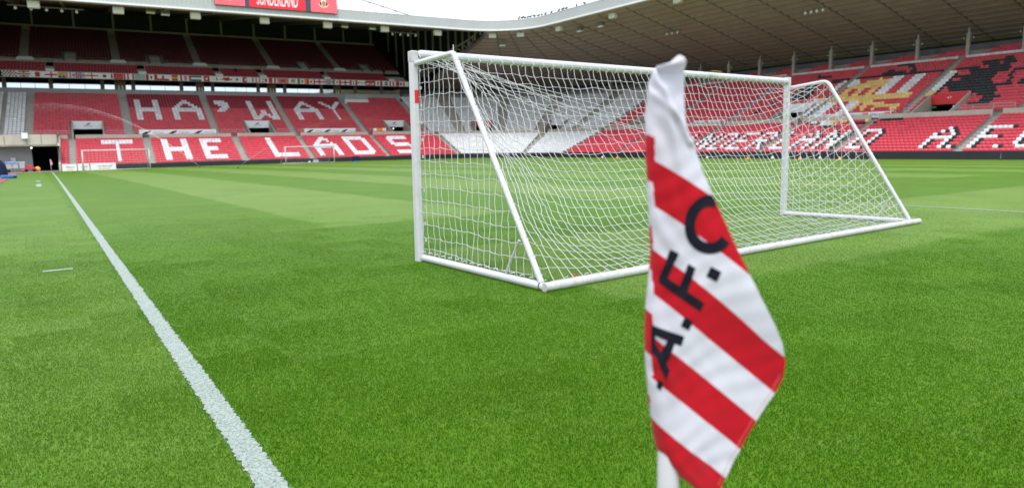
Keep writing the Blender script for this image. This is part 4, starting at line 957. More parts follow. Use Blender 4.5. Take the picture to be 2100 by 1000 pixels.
# ------------------------------------------------------------------ big screen on the left fascia
root = thing('big_screen', 'red big screen with white club lettering hung on the left roof edge', 'screen', tuple(pt(-25.8, -.6, 24.4)))
mb = MB(); panel(mb, -35.35, -16.35, -.75, 24.42, 30.2, th=.30); mb.build('housing', MT['screenbar'], root)
def face(name, a, b, m, g=-.76, h0=24.46, h1=30.1):
    mb = MB(); panel(mb, a, b, g - .02, h0, h1, th=.015); return mb.build(name, m, root)
pl = face('side_panel', -35.3, -30.95, MT['screenpink']); face('display', -30.3, -21.6, MT['screen']); pr = face('side_panel', -20.7, -16.4, MT['screenpink'])
text_on('SUNDERLAND', -29.15, -.79, 24.85, 6.35, 2.2, MT['screenink'], root, 'screen_lettering')
for c, par in ((-33.1, pl), (-18.6, pr)):          # the crest on the side panels
    mb = MB()
    def el(cx, cy, rx, ry, m, k, n=18): mb.poly([pt(c + cx + rx * math.cos(t), -.785 - .004 * k, 25.95 + cy + ry * math.sin(t)) for t in np.linspace(0, 2 * math.pi, n, endpoint=False)], m)
    mb.poly([pt(c + x, -.786, 25.95 + y) for x, y in ((-.78, -.3), (-.5, -.62), (0, -.78), (.5, -.62), (.78, -.3), (.62, .15), (.16, .55), (0, .8), (-.16, .55), (-.62, .15))], 0)
    for k in range(4): mb.quad(*[pt(c - .32 + .16 * k + x, -.79, 25.95 + y) for x, y in ((0, -.5), (.16, -.5), (.16, .28), (0, .28))], 1 if k % 2 else 2)
    for sg in (-1, 1): mb.poly([pt(c + sg * x, -.794, 25.95 + y) for x, y in ((.36, -.4), (.62, -.45), (.68, .0), (.5, .3), (.4, .05))], 3)
    el(0, .45, .10, .10, 3, 3); mb.quad(*[pt(c + x, -.797, 25.95 + y) for x, y in ((-.4, -.68), (.4, -.68), (.45, -.54), (-.45, -.54))], 2)
    mb.build('crest', [MT['screenink'], MT['flagred'], MT['gold'], MT['ink']], par)

# ------------------------------------------------------------------ goal in the foreground
def G3(x, y, z): return np.array([x, y, z + float(gz(x, y))])
PLx, PLy, PRx, PRy = 3.745, 7.40, 11.41, 7.60
BLx, BLy, BRx, BRy = 3.82, 5.00, 11.66, 5.36
EL_, ER_ = np.array([3.77, 6.50, 2.345]), np.array([11.47, 6.86, 2.40])
goal = thing('portable_goal', 'large white portable football goal with net, in the corner of the pitch', 'goal', tuple(G3(7.6, 6.2, 0)))
zl, zr = float(gz(PLx, PLy)), float(gz(PRx, PRy)) + .03
TLp, TRp = np.array([PLx, PLy, 2.44 + zl]), np.array([PRx, PRy, 2.44 + zr - .02])
def rod(name, pts, r, m, parent=goal, n=14, oval=None):
    mb = MB(); mb.tube(pts, r, n); o = mb.build(name, m, parent, True)
    md = o.modifiers.new('e', 'EDGE_SPLIT'); md.split_angle = 1.0
    return o
def bar(name, p, q, w, d, m=MT['wpaint'], up=(0, 1, 0)):
    """rounded rectangular section w across, d along `up`"""
    p, q = np.asarray(p, float), np.asarray(q, float); t = (q - p) / np.linalg.norm(q - p); u = np.array(up, float); u -= t * (u @ t); u /= np.linalg.norm(u); v = np.cross(t, u)
    mb = MB(); P = []
    for c in (p, q):
        for a, b in ((-1, -1), (1, -1), (1, 1), (-1, 1)): P.append(c + v * a * w / 2 + u * b * d / 2)
    mb.hexa(P); o = bevel(mb.build(name, m, goal), .022, 3); return o
pL = bar('post', (PLx - .012, PLy, zl - .02), (PLx, PLy, 2.475 + zl), .084, .105); bar('post', (PRx + .03, PRy, zr - .04), (PRx, PRy, 2.46 + zr), .084, .105)
bar('crossbar', (PLx + .056, PLy, 2.445 + zl), (PRx + .06, PRy, 2.445 + zr - .02), .10, .105).modifiers['bevel'].width = .045
mb = MB(); mb.box((PLx, PLy, 2.412 + zl), .090, .111, .135); bevel(mb.build('corner_joint', MT['wdirty'], goal), .015)
mb = MB(); mb.box((PRx, PRy, 2.42 + zr), .090, .111, .14); bevel(mb.build('corner_joint', MT['wdirty'], goal), .015)
mb = MB(); mb.box((PLx + .005, PLy - .0545, 1.95), .055, .004, .15); mb.build('warning_sticker', MT['redink'], pL)
mb = MB(); mb.box((9.2, 7.42, 2.51), .22, .06, .004); mb.build('tape', mat('tan_tape', (.55, .36, .16), .7, .2), goal)
gBL, gBR = G3(BLx, BLy, .040), G3(BRx, BRy, .040)
rod('ground_bar', [G3(PLx + .02, PLy - .02, .040), gBL], .041, MT['wpaint']); rod('ground_bar', [G3(PRx + .02, PRy - .02, .040), gBR + [-.02, .05, 0]], .041, MT['wpaint'])
bk = rod('rear_ground_bar', [gBL + [-.03, -.02, 0], G3(6.4, 5.115, .041), G3(9.0, 5.235, .041), gBR + [.10, -.02, 0]], .044, MT['wdirty'])
mb = MB(); mb.tube([gBL + [-.005, .04, 0], gBL + [-.001, .055, 0]], .0425, 14); mb.build('joint_ring', MT['rubber'], goal)
def bend(a, b, c, k=6, cut=.10):
    u = (a - b) / np.linalg.norm(a - b); w = (c - b) / np.linalg.norm(c - b); p, q = b + u * cut, b + w * cut
    return [a] + [p * (1 - t) ** 2 + b * 2 * t * (1 - t) + q * t * t for t in np.linspace(0, 1, k)] + [c]
tL = np.array([PLx + .01, PLy - .06, 2.335 + zl]); tR = np.array([PRx + .01, PRy - .06, 2.30 + zr])
rod('side_frame', bend(tL, EL_, gBL + [0, .06, .03], cut=.035), .030, MT['wpaint']); rod('side_frame', bend(tR, ER_, gBR + [-.02, .08, .03], cut=.10), .030, MT['wpaint'])
for (a, b) in (((3.80, 5.38, .44), (3.80, 5.62, .09)), ((11.61, 5.72, .44), (11.60, 5.93, .09))): rod('brace', [np.array(a), np.array(b)], .016, MT['wdirty'], n=8)
for t, yy in ((.35, 5.34), (.055, 5.072)):
    pass
mb = MB()
for p in ((4.25, 5.085), (11.2, 5.35)): mb.box(G3(p[0], p[1], .086), .05, .012, .012)
mb.build('red_marks', MT['redink'], bk)

# --- net: cords of real thickness, sagging between the frame
NR = np.random.default_rng(11); CORD = .0036; SP = .118
net = MB()
def path_at(P, n):
    P = [np.asarray(q, float) for q in P]; d = [0]
    for a, b in zip(P[:-1], P[1:]): d.append(d[-1] + np.linalg.norm(b - a))
    t = np.linspace(0, d[-1], n); return np.stack([np.interp(t, d, [q[k] for q in P]) for k in range(3)], -1)
NU, NV = 64, 25
A_ = [TLp + (TRp - TLp) * u + np.array([0, -.055, -.05]) for u in np.linspace(.006, .994, NU)]
Lp = path_at([A_[0], tL, EL_ + [0.03, .01, -.03], gBL + [.03, .06, .03]], NV); Rp = path_at([A_[-1], tR, ER_ + [-.03, .01, -.03], gBR + [-.05, .08, .03]], NV)
GRID = np.zeros((NU, NV, 3))
for i, u in enumerate(np.linspace(0, 1, NU)):
    d0, d1 = u * 7.65, (1 - u) * 7.65; wl_ = math.exp(-(d0 / .75) ** 1.1); wr_ = math.exp(-(d1 / .75) ** 1.1)
    b0 = np.array([gBL[0] + (gBR[0] - gBL[0]) * u, gBL[1] + .05 + (gBR[1] - gBL[1]) * u, .075 + float(gz(7, 5.2))]); a0 = A_[i]
    t = np.linspace(0, 1, NV); sag = 2.05 + .25 * math.sin(u * 9) ; y = a0[1] + (b0[1] - a0[1]) * t ** (1.12); z = b0[2] + (a0[2] - b0[2]) * (1 - t) ** sag
    mid = path_at(np.stack([np.full(NV, 0), y, z], -1), NV)
    x = Lp[:, 0] + (Rp[:, 0] - Lp[:, 0]) * u
    for j in range(NV):
        yz = mid[j, 1:] * (1 - wl_ - wr_) + Lp[j, 1:] * wl_ + Rp[j, 1:] * wr_
        xx = x[j] + .06 * math.sin(j * .55 + u * 3) * math.sin(math.pi * j / (NV - 1))
        GRID[i, j] = (xx, yz[0], max(yz[1], .03))
GRID[:, 1:-1] += NR.normal(0, .007, GRID[:, 1:-1].shape); GRID[:, :, 2] = np.maximum(GRID[:, :, 2], .03)
def cordline(P, r=CORD, wob=.0045):
    Q = []
    for a, b in zip(P[:-1], P[1:]): Q += [a, (a + b) / 2 + NR.normal(0, wob, 3) - [0, 0, .004]]
    Q.append(P[-1]); net.tube(Q, r, 4, cap=False)
for i in range(NU): cordline(list(GRID[i]))
for j in range(1, NV): cordline(list(GRID[:, j]))
for side, (px, py, E, gB, x0) in enumerate(((PLx + .02, PLy - .06, EL_, gBL, 3.78), (PRx + .01, PRy - .06, ER_, gBR, 11.5))):
    zt = E[2] - .02
    def yst(z): return float(np.interp(z, [gB[2], E[2]], [gB[1] + .06, E[1]]))
    def zst(y): return zt if y >= E[1] else float(np.interp(y, [gB[1] + .06, E[1]], [gB[2], zt]))
    def xs_(y): return float(np.interp(y, [gB[1], py], [gB[0], px]))
    zs = np.arange(.13, zt, .150); yv = np.arange(py - .02, gB[1] + .12, -SP)
    node = {}
    def nd(i, j, y, z):
        if (i, j) not in node: node[(i, j)] = np.array([xs_(y), y, z]) + NR.normal(0, .006, 3) * [1, .7, 1] + [.02 * math.sin(y * 3 + z * 2), 0, -.018 * math.sin((y - 5) * 2.2)]
        return node[(i, j)]
    for j, z in enumerate(zs):
        y1 = yst(z); P = [np.array([px, py + .02, z + .02])] + [nd(i, j, y, z) for i, y in enumerate(yv) if y > y1 + .02] + [np.array([xs_(y1), y1, z - .02])]
        cordline(P)
    for i, y in enumerate(yv):
        P = [np.array([xs_(y), y, gB[2] + .05])] + [nd(i, j, y, z) for j, z in enumerate(zs) if z < zst(y) - .02] + [np.array([xs_(y), y, zst(y)])]
        cordline(P)
# slack gathered into a bundle that runs from the left stanchion top into the back of the net
for k in range(9):
    i1, j1 = 18 + 2 * k, 5 + (k % 4); tgt = GRID[i1, j1]; st0 = EL_ + [.02, -.02 + .01 * (k % 3), -.03 - .012 * k]
    if k < 5: st0 = TLp + [.25 + .09 * k, -.06, -.06]
    P = [st0 + (tgt - st0) * t + np.array([0, -.03 * math.sin(math.pi * t), -.05 * math.sin(math.pi * t) * (1 + .2 * (k % 3))]) + NR.normal(0, .012, 3) for t in np.linspace(0, 1, 16)]
    net.tube(P, CORD, 4, cap=False)
# ties where the net is laced to the bars
for k in range(46):
    t = k / 45; p = A_[0] + (A_[-1] - A_[0]) * t; net.tube([p + [0, .02, -.02], p + [.01, -.03, .015], p + [.0, .0, .05]], .005, 4)
for k in range(30):
    t = k / 29; p = gBL * (1 - t) + gBR * t; net.tube([p + [0, .07, -.01], p + [.02, .05, .05], p + [.01, .0, .066]], .006, 4)
for k in range(16):
    t = (k + .5) / 16; p = G3(PLx, PLy, .06) * (1 - t) + gBL * t; net.tube([p + [.05, .02, .03], p + [.02, -.02, .064], p + [-.02, -.01, .06]], .006, 4)
for k in range(14):
    t = (k + .5) / 14; p = EL_ * (1 - t) + (gBL + [0, .06, .03]) * t; net.tube([p + [0, .034, 0], p + [-.033, 0, 0], p + [0, -.034, .01], p + [.05, -.01, -.02]], .006, 4)
for k in range(12):
    t = (k + .5) / 12; p = ER_ * (1 - t) + (gBR + [0, .08, .03]) * t; net.tube([p + [0, .034, 0], p + [-.033, 0, 0], p + [0, -.034, .01], p + [.05, -.01, -.02]], .006, 4)
net.build('net', MT['cord'], goal)
mb = MB()
for k in range(11): 
    z = .25 + .2 * k; mb.box((PLx + .055, PLy - .055, z), .02, .02, .035); mb.box((PRx - .055, PRy - .055, z), .02, .02, .035)
tag(mb.build('net_clips', MT['wdirty'], goal), kind='stuff')
mb = MB(); mb.tube([EL_ + [.0, .0, .02], EL_ + [.0, .0, .085]], .006, 5); mb.build('cord_end', MT['cord'], goal)

# ------------------------------------------------------------------ corner flag close to the camera
fh = np.array([math.sin(YAW), math.cos(YAW), 0.0]); rh = np.array([math.cos(YAW), -math.sin(YAW), 0.0]); FD = 1.06
def fp(a, z, d=0.0): return np.array([0, 0, 0.0]) + rh * a / 1000 + fh * (FD + d) + np.array([0, 0, z / 1000])
foot = fp(257, 0, .024); fz0 = float(gz(foot[0], foot[1]))
cf = thing('corner_flag', 'red and white striped corner flag with black lettering, drooping close to the camera', 'flag', (foot[0], foot[1], fz0))
mb = MB(); mb.tube([fp(255, fz0 * 1000 - 20, .024), fp(256, 700, .024), fp(257, 1325, .024)], .0185, 16); mb.build('pole', MT['wpaint'], cf, True)
FLT = [(261.4, 1457.4), (249.8, 1447.5), (230.6, 1443.5), (221.2, 1432.9), (215.4, 1415.0), (212.1, 1371.3), (211.9, 1319.7), (214.6, 1274.8), (218.1, 1221.8), (221.9, 1152.6), (218.6, 1105.9), (214.4, 1058.6), (213.3, 1010.7), (216.1, 962.1), (221.4, 904.7), (228.3, 854.7), (235.0, 821.0), (249.7, 795.4), (270.1, 773.8), (290.5, 758.0), (305.3, 744.9)]
FRT = [(262.9, 1457.3), (268.9, 1448.6), (271.4, 1435.6), (272.7, 1399.4), (274.9, 1362.9), (281.5, 1325.9), (295.9, 1280.9), (311.9, 1242.9), (327.9, 1206.1), (345.7, 1165.8), (366.1, 1122.7), (385.0, 1083.2), (403.2, 1047.2), (418.4, 1013.3), (426.5, 982.5), (426.0, 954.1), (413.6, 925.7), (392.8, 884.9), (372.7, 839.4), (354.0, 793.4), (335.1, 744.3)]
lz, la = [q[1] for q in FLT][::-1], [q[0] for q in FLT][::-1]; rz_, ra_ = [q[1] for q in FRT][::-1], [q[0] for q in FRT][::-1]
def edgeL(z): return float(np.interp(z, lz, la))
def edgeR(z): return float(np.interp(z, rz_, ra_))
def sheet_d(a, z):
    """depth of the cloth: rolls round the pole on the left, soft folds towards the free corner"""
    l, r = edgeL(z), edgeR(z); w = max(r - l, 1.0); t = min(max((a - l) / w, 0), 1)
    roll = -.024 * math.sqrt(max(0.0, 1 - (max(0, 1 - (a - l) / 34)) ** 2)) if a - l < 34 else -.024
    lowz = min(1.0, max(0.0, (1330 - z) / 300))
    fold = .020 * lowz * math.sin(3.1 * t + (z - 900) / 120.0) * t + .010 * math.sin((a * .9 - z * .75) / 26.0) * (t * (1 - t)) * lowz
    crease = -.010 * math.exp(-((a - (232 + (1415 - z) * .22)) / 9.0) ** 2) * max(0, 1 - abs(z - 1350) / 110) if z > 1230 else 0
    lap = 0.0
    if z > 1322:
        ad = float(np.interp(z, [1322, 1345, 1365, 1391, 1409, 1417, 1440], [283, 270, 259, 246, 237, 229, 224])); q = min(1, max(0, (a - ad) / 4.0)); lap = .026 * q * q * (3 - 2 * q) * min(1, (z - 1322) / 25) * min(1, (1446 - z) / 12 if z < 1446 else 0)
        lap -= .008 * math.exp(-((a - ad + 5) / 6.0) ** 2)
    fold2 = .006 * math.exp(-((z - (1395 - (a - 224) * .95)) / 7.0) ** 2) if z > 1300 and a < 275 else 0
    wr = .0016 * math.sin((a * 1.25 + z * .55) / 7.0 + math.sin(z / 31.0) * 1.7) * math.exp(-max(0, a - l) / 70.0) + .0010 * math.sin((a * .5 - z * .9) / 5.5 + math.sin(a / 23.0)) * (.35 + .65 * math.sin(z / 47.0) ** 2)
    return roll + fold + crease + wr + lap - fold2 + .024 - .012 * lowz * t * t
def stripe_q(a, z):
    k = .60 + .24 * min(1, max(0, (1295 - z) / 280.0)); return (1297 - (z + k * (a - 224))) / 70.0 + (.5 if a < 223.5 and z < 1340 else 0)
NZ, NA = 150, 48
vv, uvq, ff = [], [], []
zz = np.linspace(1457.0, 745.0, NZ)
for z in zz:
    l, r = edgeL(z), edgeR(z)
    for k in range(NA):
        t = k / (NA - 1); a = l + (r - l) * (t ** 1.25); vv.append(fp(a, z, sheet_d(a, z))); uvq.append((stripe_q(a, z), z / 1000))
    # the sleeve goes on behind the pole
nfront = len(vv)
for i, z in enumerate(zz):
    l, r = edgeL(z), edgeR(z); 
    for k in range(8):
        t = k / 7; a = l + min(52, (r - l) * .9) * (1 - math.cos(t * math.pi / 2) ** 1.2); d = sheet_d(l, z) + .026 * math.sin(t * math.pi / 2)
        vv.append(fp(a, z, d)); uvq.append((stripe_q(l - (a - l), z) + .35, z / 1000))
for i in range(NZ - 1):
    for k in range(NA - 1): q = i * NA + k; ff.append((q, q + NA, q + NA + 1, q + 1))
    for k in range(7): q = nfront + i * 8 + k; ff.append((q, q + 1, q + 9, q + 8))
me = bpy.data.meshes.new('flag_cloth'); me.from_pydata([tuple(p) for p in vv], [], ff)
uvl = me.uv_layers.new(name='stripe')
for lp in me.loops: uvl.data[lp.index].uv = uvq[lp.vertex_index]
me.polygons.foreach_set('use_smooth', [True] * len(me.polygons))
fm = bpy.data.materials.new('flag_cloth'); fm.use_nodes = True; n, l = fm.node_tree.nodes, fm.node_tree.links; b = n['Principled BSDF']
b.inputs['Roughness'].default_value = .8; b.inputs['Specular IOR Level'].default_value = .15; b.inputs['Sheen Weight'].default_value = .2
uvn = n.new('ShaderNodeUVMap'); uvn.uv_map = 'stripe'; sp_ = n.new('ShaderNodeSeparateXYZ'); l.new(uvn.outputs[0], sp_.inputs[0])
def mth(op, *a):
    x = n.new('ShaderNodeMath'); x.operation = op
    for i, q in enumerate(a):
        if isinstance(q, (int, float)): x.inputs[i].default_value = q
        else: l.new(q, x.inputs[i])
    return x.outputs[0]
isred = mth('MULTIPLY', mth('LESS_THAN', mth('FLOORED_MODULO', sp_.outputs['X'], 2.0), 1.0), mth('GREATER_THAN', sp_.outputs['X'], 0.0))
mxr = n.new('ShaderNodeMixRGB'); mxr.inputs['Color1'].default_value = (.66, .66, .74, 1); mxr.inputs['Color2'].default_value = (.50, .006, .016, 1); l.new(isred, mxr.inputs['Fac'])
geo = n.new('ShaderNodeNewGeometry'); st_ = n.new('ShaderNodeTexNoise'); st_.inputs['Scale'].default_value = 14; l.new(geo.outputs['Position'], st_.inputs['Vector'])
mr_ = n.new('ShaderNodeMapRange'); mr_.inputs['To Min'].default_value = .9; mr_.inputs['To Max'].default_value = 1.05; l.new(st_.outputs['Fac'], mr_.inputs['Value'])
sc_ = n.new('ShaderNodeVectorMath'); sc_.operation = 'SCALE'; l.new(mxr.outputs[0], sc_.inputs[0]); l.new(mr_.outputs[0], sc_.inputs['Scale']); l.new(sc_.outputs[0], b.inputs['Base Color'])
tr_ = n.new('ShaderNodeBsdfTranslucent'); l.new(sc_.outputs[0], tr_.inputs['Color']); ms_ = n.new('ShaderNodeMixShader'); ms_.inputs['Fac'].default_value = .22
l.new(b.outputs[0], ms_.inputs[1]); l.new(tr_.outputs[0], ms_.inputs[2]); l.new(ms_.outputs[0], n['Material Output'].inputs['Surface'])
wv_ = n.new('ShaderNodeTexNoise'); wv_.inputs['Scale'].default_value = 900; bp_ = n.new('ShaderNodeBump'); bp_.inputs['Strength'].default_value = .15; bp_.inputs['Distance'].default_value = .001
l.new(geo.outputs['Position'], wv_.inputs['Vector']); l.new(wv_.outputs['Fac'], bp_.inputs['Height']); l.new(bp_.outputs[0], b.inputs['Normal'])
me.materials.append(fm); cloth = link('flag_cloth', me, cf)
LETTER = mat('flag_lettering', (.008, .009, .016), .8, .15)
def letter(name, quads, k=8):
    mb = MB()
    for Q in quads:
        Q = [np.array(p, float) for p in Q]
        for i in range(k):
            for j in range(k):
                C4 = []
                for u, v in ((i, j), (i + 1, j), (i + 1, j + 1), (i, j + 1)):
                    u, v = u / k, v / k; p = Q[0] * (1 - u) * (1 - v) + Q[1] * u * (1 - v) + Q[2] * u * v + Q[3] * (1 - u) * v
                    p[0] = min(max(p[0], edgeL(p[1]) + 1.5), edgeR(p[1]) - 1.0)
                    C4.append(fp(p[0], p[1], sheet_d(p[0], p[1]) - .0012))
                mb.quad(*C4)
    mb.build(name, LETTER, cloth, True)
arc = np.radians(np.linspace(68, 322, 30)); cq = []
for t0, t1 in zip(arc[:-1], arc[1:]):
    cq.append([(306.7 + rx * math.cos(t), 1198.0 + ry * math.sin(t)) for rx, ry, t in ((38, 46, t0), (38, 46, t1), (22, 28, t1), (22, 28, t0))])
letter('letter_c', cq, 2)
letter('letter_f', [[(231.3, 1105.6), (238.5, 1117.3), (302.5, 1072.8), (296.6, 1058.7)], [(248.6, 1159.1), (261.8, 1151.9), (243.9, 1109.3), (231.2, 1109.6)], [(276.6, 1136.1), (287.5, 1128.9), (275.9, 1087.1), (263.4, 1095.2)]])
letter('full_stop', [[(309.7, 1132.4), (324.9, 1124.3), (318.7, 1108.0), (303.9, 1116.1)]], 3); letter('full_stop', [[(273.5, 1050.3), (286.4, 1042.1), (280.5, 1027.1), (266.7, 1035.3)]], 3)
letter('letter_a', [[(222.0, 1036.5), (273.2, 1017.6), (268.8, 1001.6), (222.0, 1021.5)], [(246.0, 1012.9), (258.6, 1007.0), (242.0, 964.9), (231.6, 982.1)], [(222.0, 1000.3), (228.8, 1004.2), (251.0, 961.5), (244.1, 946.1)], [(221.5, 1030), (227.0, 1030), (228.0, 985), (221.5, 990)]])
letter('full_stop', [[(232.0, 946.3), (240.7, 941.3), (236.9, 927.0), (230.1, 933.3)]], 3)
mb = MB(); mb.tube([fp(edgeR(z) - 6, z, sheet_d(edgeR(z) - 6, z) - .0008) for z in np.linspace(960, 760, 26)], .0004, 4); mb.build('hem_stitch', MT['pinkred'], cloth)

# ------------------------------------------------------------------ far corner flag
p = np.array([TLX(FAR_Y), FAR_Y]); z0 = float(gz(*p)); ff_ = thing('corner_flag', 'small red and white corner flag at the far end of the touchline', 'flag', (p[0], p[1], z0))
mb = MB(); mb.tube([(p[0], p[1], z0), (p[0] - .02, p[1], z0 + 1.6)], .03, 8); mb.build('pole', MT['wpaint'], ff_, True)
mb = MB()
for k in range(8):
    zt_, zb_ = z0 + 1.58 - .085 * k, z0 + 1.58 - .085 * (k + 1); w0, w1 = (.10 + .035 * k if k < 5 else .27 - .05 * (k - 5)), (.10 + .035 * (k + 1) if k < 4 else .27 - .05 * (k - 4))
    mb.quad((p[0] - .05, p[1] - .04, zb_), (p[0] - .05 + w1, p[1] - .06, zb_ - .05), (p[0] - .05 + w0, p[1] - .06, zt_ - .05), (p[0] - .05, p[1] - .04, zt_), k % 2)
mb.build('flag_cloth', [MT['sign'], MT['flagred']], ff_)

# ------------------------------------------------------------------ two goals at the far end
def far_goal(label, a, b, depth, net_on):
    A, B = np.array(a), np.array(b); z0, z1 = float(gz(*A)), float(gz(*B)); t = (B - A) / np.linalg.norm(B - A); nn = np.array([-t[1], t[0]]) * depth
    g = thing('goal', label, 'goal', (*((A + B) / 2), (z0 + z1) / 2), 'goals at the far end of the pitch')
    P = lambda q, z: (q[0], q[1], z)
    for q, zz_ in ((A, z0), (B, z1)):
        mb = MB(); mb.tube([P(q, zz_ - .02), P(q, zz_ + 2.44)], .07, 10); mb.build('post', MT['wpaint'], g, True)
        mb = MB(); mb.tube([P(q, zz_ + 2.40), P(q + nn * .35, zz_ + 2.36), P(q + nn, zz_ + .06)], .035, 8); mb.build('side_frame', MT['wpaint'], g, True)
        mb = MB(); mb.tube([P(q, zz_ + .06), P(q + nn, zz_ + .06)], .05, 8); mb.build('ground_bar', MT['wpaint'], g, True)
    mb = MB(); mb.tube([P(A - t * .07, z0 + 2.46), P(B + t * .07, z1 + 2.46)], .07, 10); mb.build('crossbar', MT['wpaint'], g, True)
    mb = MB(); mb.tube([P(A + nn, z0 + .06), P(B + nn, z1 + .06)], .05, 8); mb.build('rear_ground_bar', MT['wpaint'], g, True)
    mb = MB()
    for k in range(38):
        u = k / 37; q = A + (B - A) * u; zz_ = z0 + (z1 - z0) * u; mb.tube([P(q, zz_ + 2.42), P(q + nn * .4, zz_ + 1.3), P(q + nn, zz_ + .08)], .004, 3, cap=False)
    for k in range(12):
        v = k / 11; h = 2.42 - 2.3 * v; mb.tube([P(A + nn * v ** .8, z0 + h), P(B + nn * v ** .8, z1 + h)], .004, 3, cap=False)
    mb.build('net', MT['cord'], g)
far_goal('white goal nearer the tunnel, in front of the T of the seat lettering', (4.7, 97.2), (11.85, 97.25), 2.0, True)
far_goal('white goal farther right, in front of the L and A of the seat lettering', (30.0, 101.1), (37.6, 101.9), 2.0, True)

# ------------------------------------------------------------------ small boards and gear at the far left
def adboard(label, s0, s1, txt, g=-3.2, h=.95):
    z = float(gz(*pt((s0 + s1) / 2, g, 0)[:2])) - zb((s0 + s1) / 2); a = thing('advert_board', label, 'advert board', tuple(pt((s0 + s1) / 2, g, z)), 'small white advert boards beside the tunnel')
    mb = MB(); panel(mb, s0, s1, g, z, z + h, th=.06); mb.build('panel', MT['sign'], a)
    text_on(txt, s0 + (s1 - s0) * .28, g, z + .42, (s1 - s0) * .55, .26, MT['bluep'], a); 
    mb = MB(); panel(mb, s0 + (s1 - s0) * .3, s0 + (s1 - s0) * .75, g - .012, z + .14, z + .24, th=.008); mb.build('amber_line', MT['amber'], a)
    mb = MB()
    for s in (s0 + .3, s1 - .3): mb.tube([pt(s, g + .06, z + h * .9), pt(s, g + .5, z + .02)], .03, 5)
    mb.build('rear_stay', MT['rail'], a)
adboard('white advert board nearest the tunnel mouth', -56.95, -55.25, 'lifeco'); adboard('white advert board in the middle of the three by the tunnel', -55.1, -53.75, 'novotel'); adboard('widest of the three white advert boards by the tunnel', -53.6, -50.5, 'travel')

def at_stand(s, g): p = pt(s, g, 0); return np.array([p[0], p[1], zb(s) + .05])
o = at_stand(-62.3, -1.2); tr1 = thing('trolley', 'flat trolley loaded with grey bins and a blue cover beside the tunnel', 'trolley', tuple(o))
mb = MB(); mb.box(o + [0, 0, .42], 2.2, .9, .10); mb.build('platform', MT['steel'], tr1)
for dx in (-.8, .8):
    for dy in (-.4, .4):
        mb = MB(); mb.tube([o + [dx, dy - .06, .2], o + [dx, dy + .06, .2]], .2, 12); w = mb.build('wheel', MT['redp'] if dx > 0 else MT['rubber'], tr1, True)
for k in range(3):
    mb = MB(); c = o + [-.72 + .72 * k, 0, .95]; mb.hexa([c + np.array(q) for q in ((-.28, -.3, -.45), (.28, -.3, -.45), (.28, .3, -.45), (-.28, .3, -.45), (-.34, -.36, .40), (.34, -.36, .40), (.34, .36, .40), (-.34, .36, .40))])
    bn = thing('bin', ['left grey bin on the trolley by the tunnel', 'middle grey bin on the trolley by the tunnel', 'right grey bin on the trolley by the tunnel'][k], 'bin', tuple(c + [0, 0, -.45]), 'grey bins on the trolley')
    bevel(mb.build('tub', MT['grey2'], bn), .04); mb = MB(); mb.box(c + [0, 0, .43], .74, .78, .06); mb.build('rim', MT['sign'], bn)
mb = MB(); c = o + [-.35, 0, 1.5]; NN = 8
for i in range(NN):
    for j in range(4):
        P = []
        for a, b_ in ((i, j), (i + 1, j), (i + 1, j + 1), (i, j + 1)): P.append(c + [-.75 + 1.4 * a / NN, -.45 + .9 * b_ / 4, .10 * math.sin(a * 1.3 + b_) - .22 * (abs(b_ - 2) / 2) ** 2])
        mb.quad(*P)
tag(mb.build('tarpaulin', MT['blue'], None, True), 'crumpled blue sheet thrown over the grey bins', 'sheet')
o = at_stand(-60.75, -.9); mw = thing('mower', 'red mower parked at the left side of the tunnel mouth', 'mower', tuple(o))
mb = MB(); mb.hexa([o + np.array(q) for q in ((-.7, -.4, .3), (.75, -.4, .25), (.75, .4, .25), (-.7, .4, .3), (-.55, -.35, 1.0), (.3, -.35, .85), (.3, .35, .85), (-.55, .35, 1.0))]); bevel(mb.build('body', MT['redp'], mw), .1, 3)
mb = MB(); mb.hexa([o + np.array(q) for q in ((.2, -.35, .25), (.85, -.35, .2), (.85, .35, .2), (.2, .35, .25), (.25, -.3, .8), (.7, -.3, .55), (.7, .3, .55), (.25, .3, .8))]); bevel(mb.build('grass_box', MT['redp'], mw), .06)
for dx in (-.45, .45):
    for dy in (-.42, .42): mb = MB(); mb.tube([o + [dx, dy - .07, .22], o + [dx, dy + .07, .22]], .22, 12); mb.build('wheel', MT['rubber'], mw, True)
mb = MB(); mb.tube([o + [-.5, -.3, .9], o + [-1.0, -.3, 1.25], o + [-1.0, .3, 1.25], o + [-.5, .3, .9]], .03, 6); mb.build('handle', MT['steel'], mw, True)
o = at_stand(-59.9, -.7); am = thing('hose_reel', 'amber hose reel on the ground at the tunnel mouth', 'hose reel', tuple(o))
mb = MB()
for dy in (-.16, .16): mb.tube([o + [0, dy - .02, .36], o + [0, dy + .02, .36]], .34, 14)
mb.build('flange', MT['amber'], am, True); mb = MB(); mb.tube([o + [0, -.14, .36], o + [0, .14, .36]], .22, 12); mb.build('hose', MT['orange'], am, True)
mb = MB(); mb.tube([o + [-.3, -.2, 0], o + [0, -.2, .36], o + [.3, -.2, 0]], .025, 5); mb.tube([o + [-.3, .2, 0], o + [0, .2, .36], o + [.3, .2, 0]], .025, 5); mb.build('stand', MT['amber'], am)
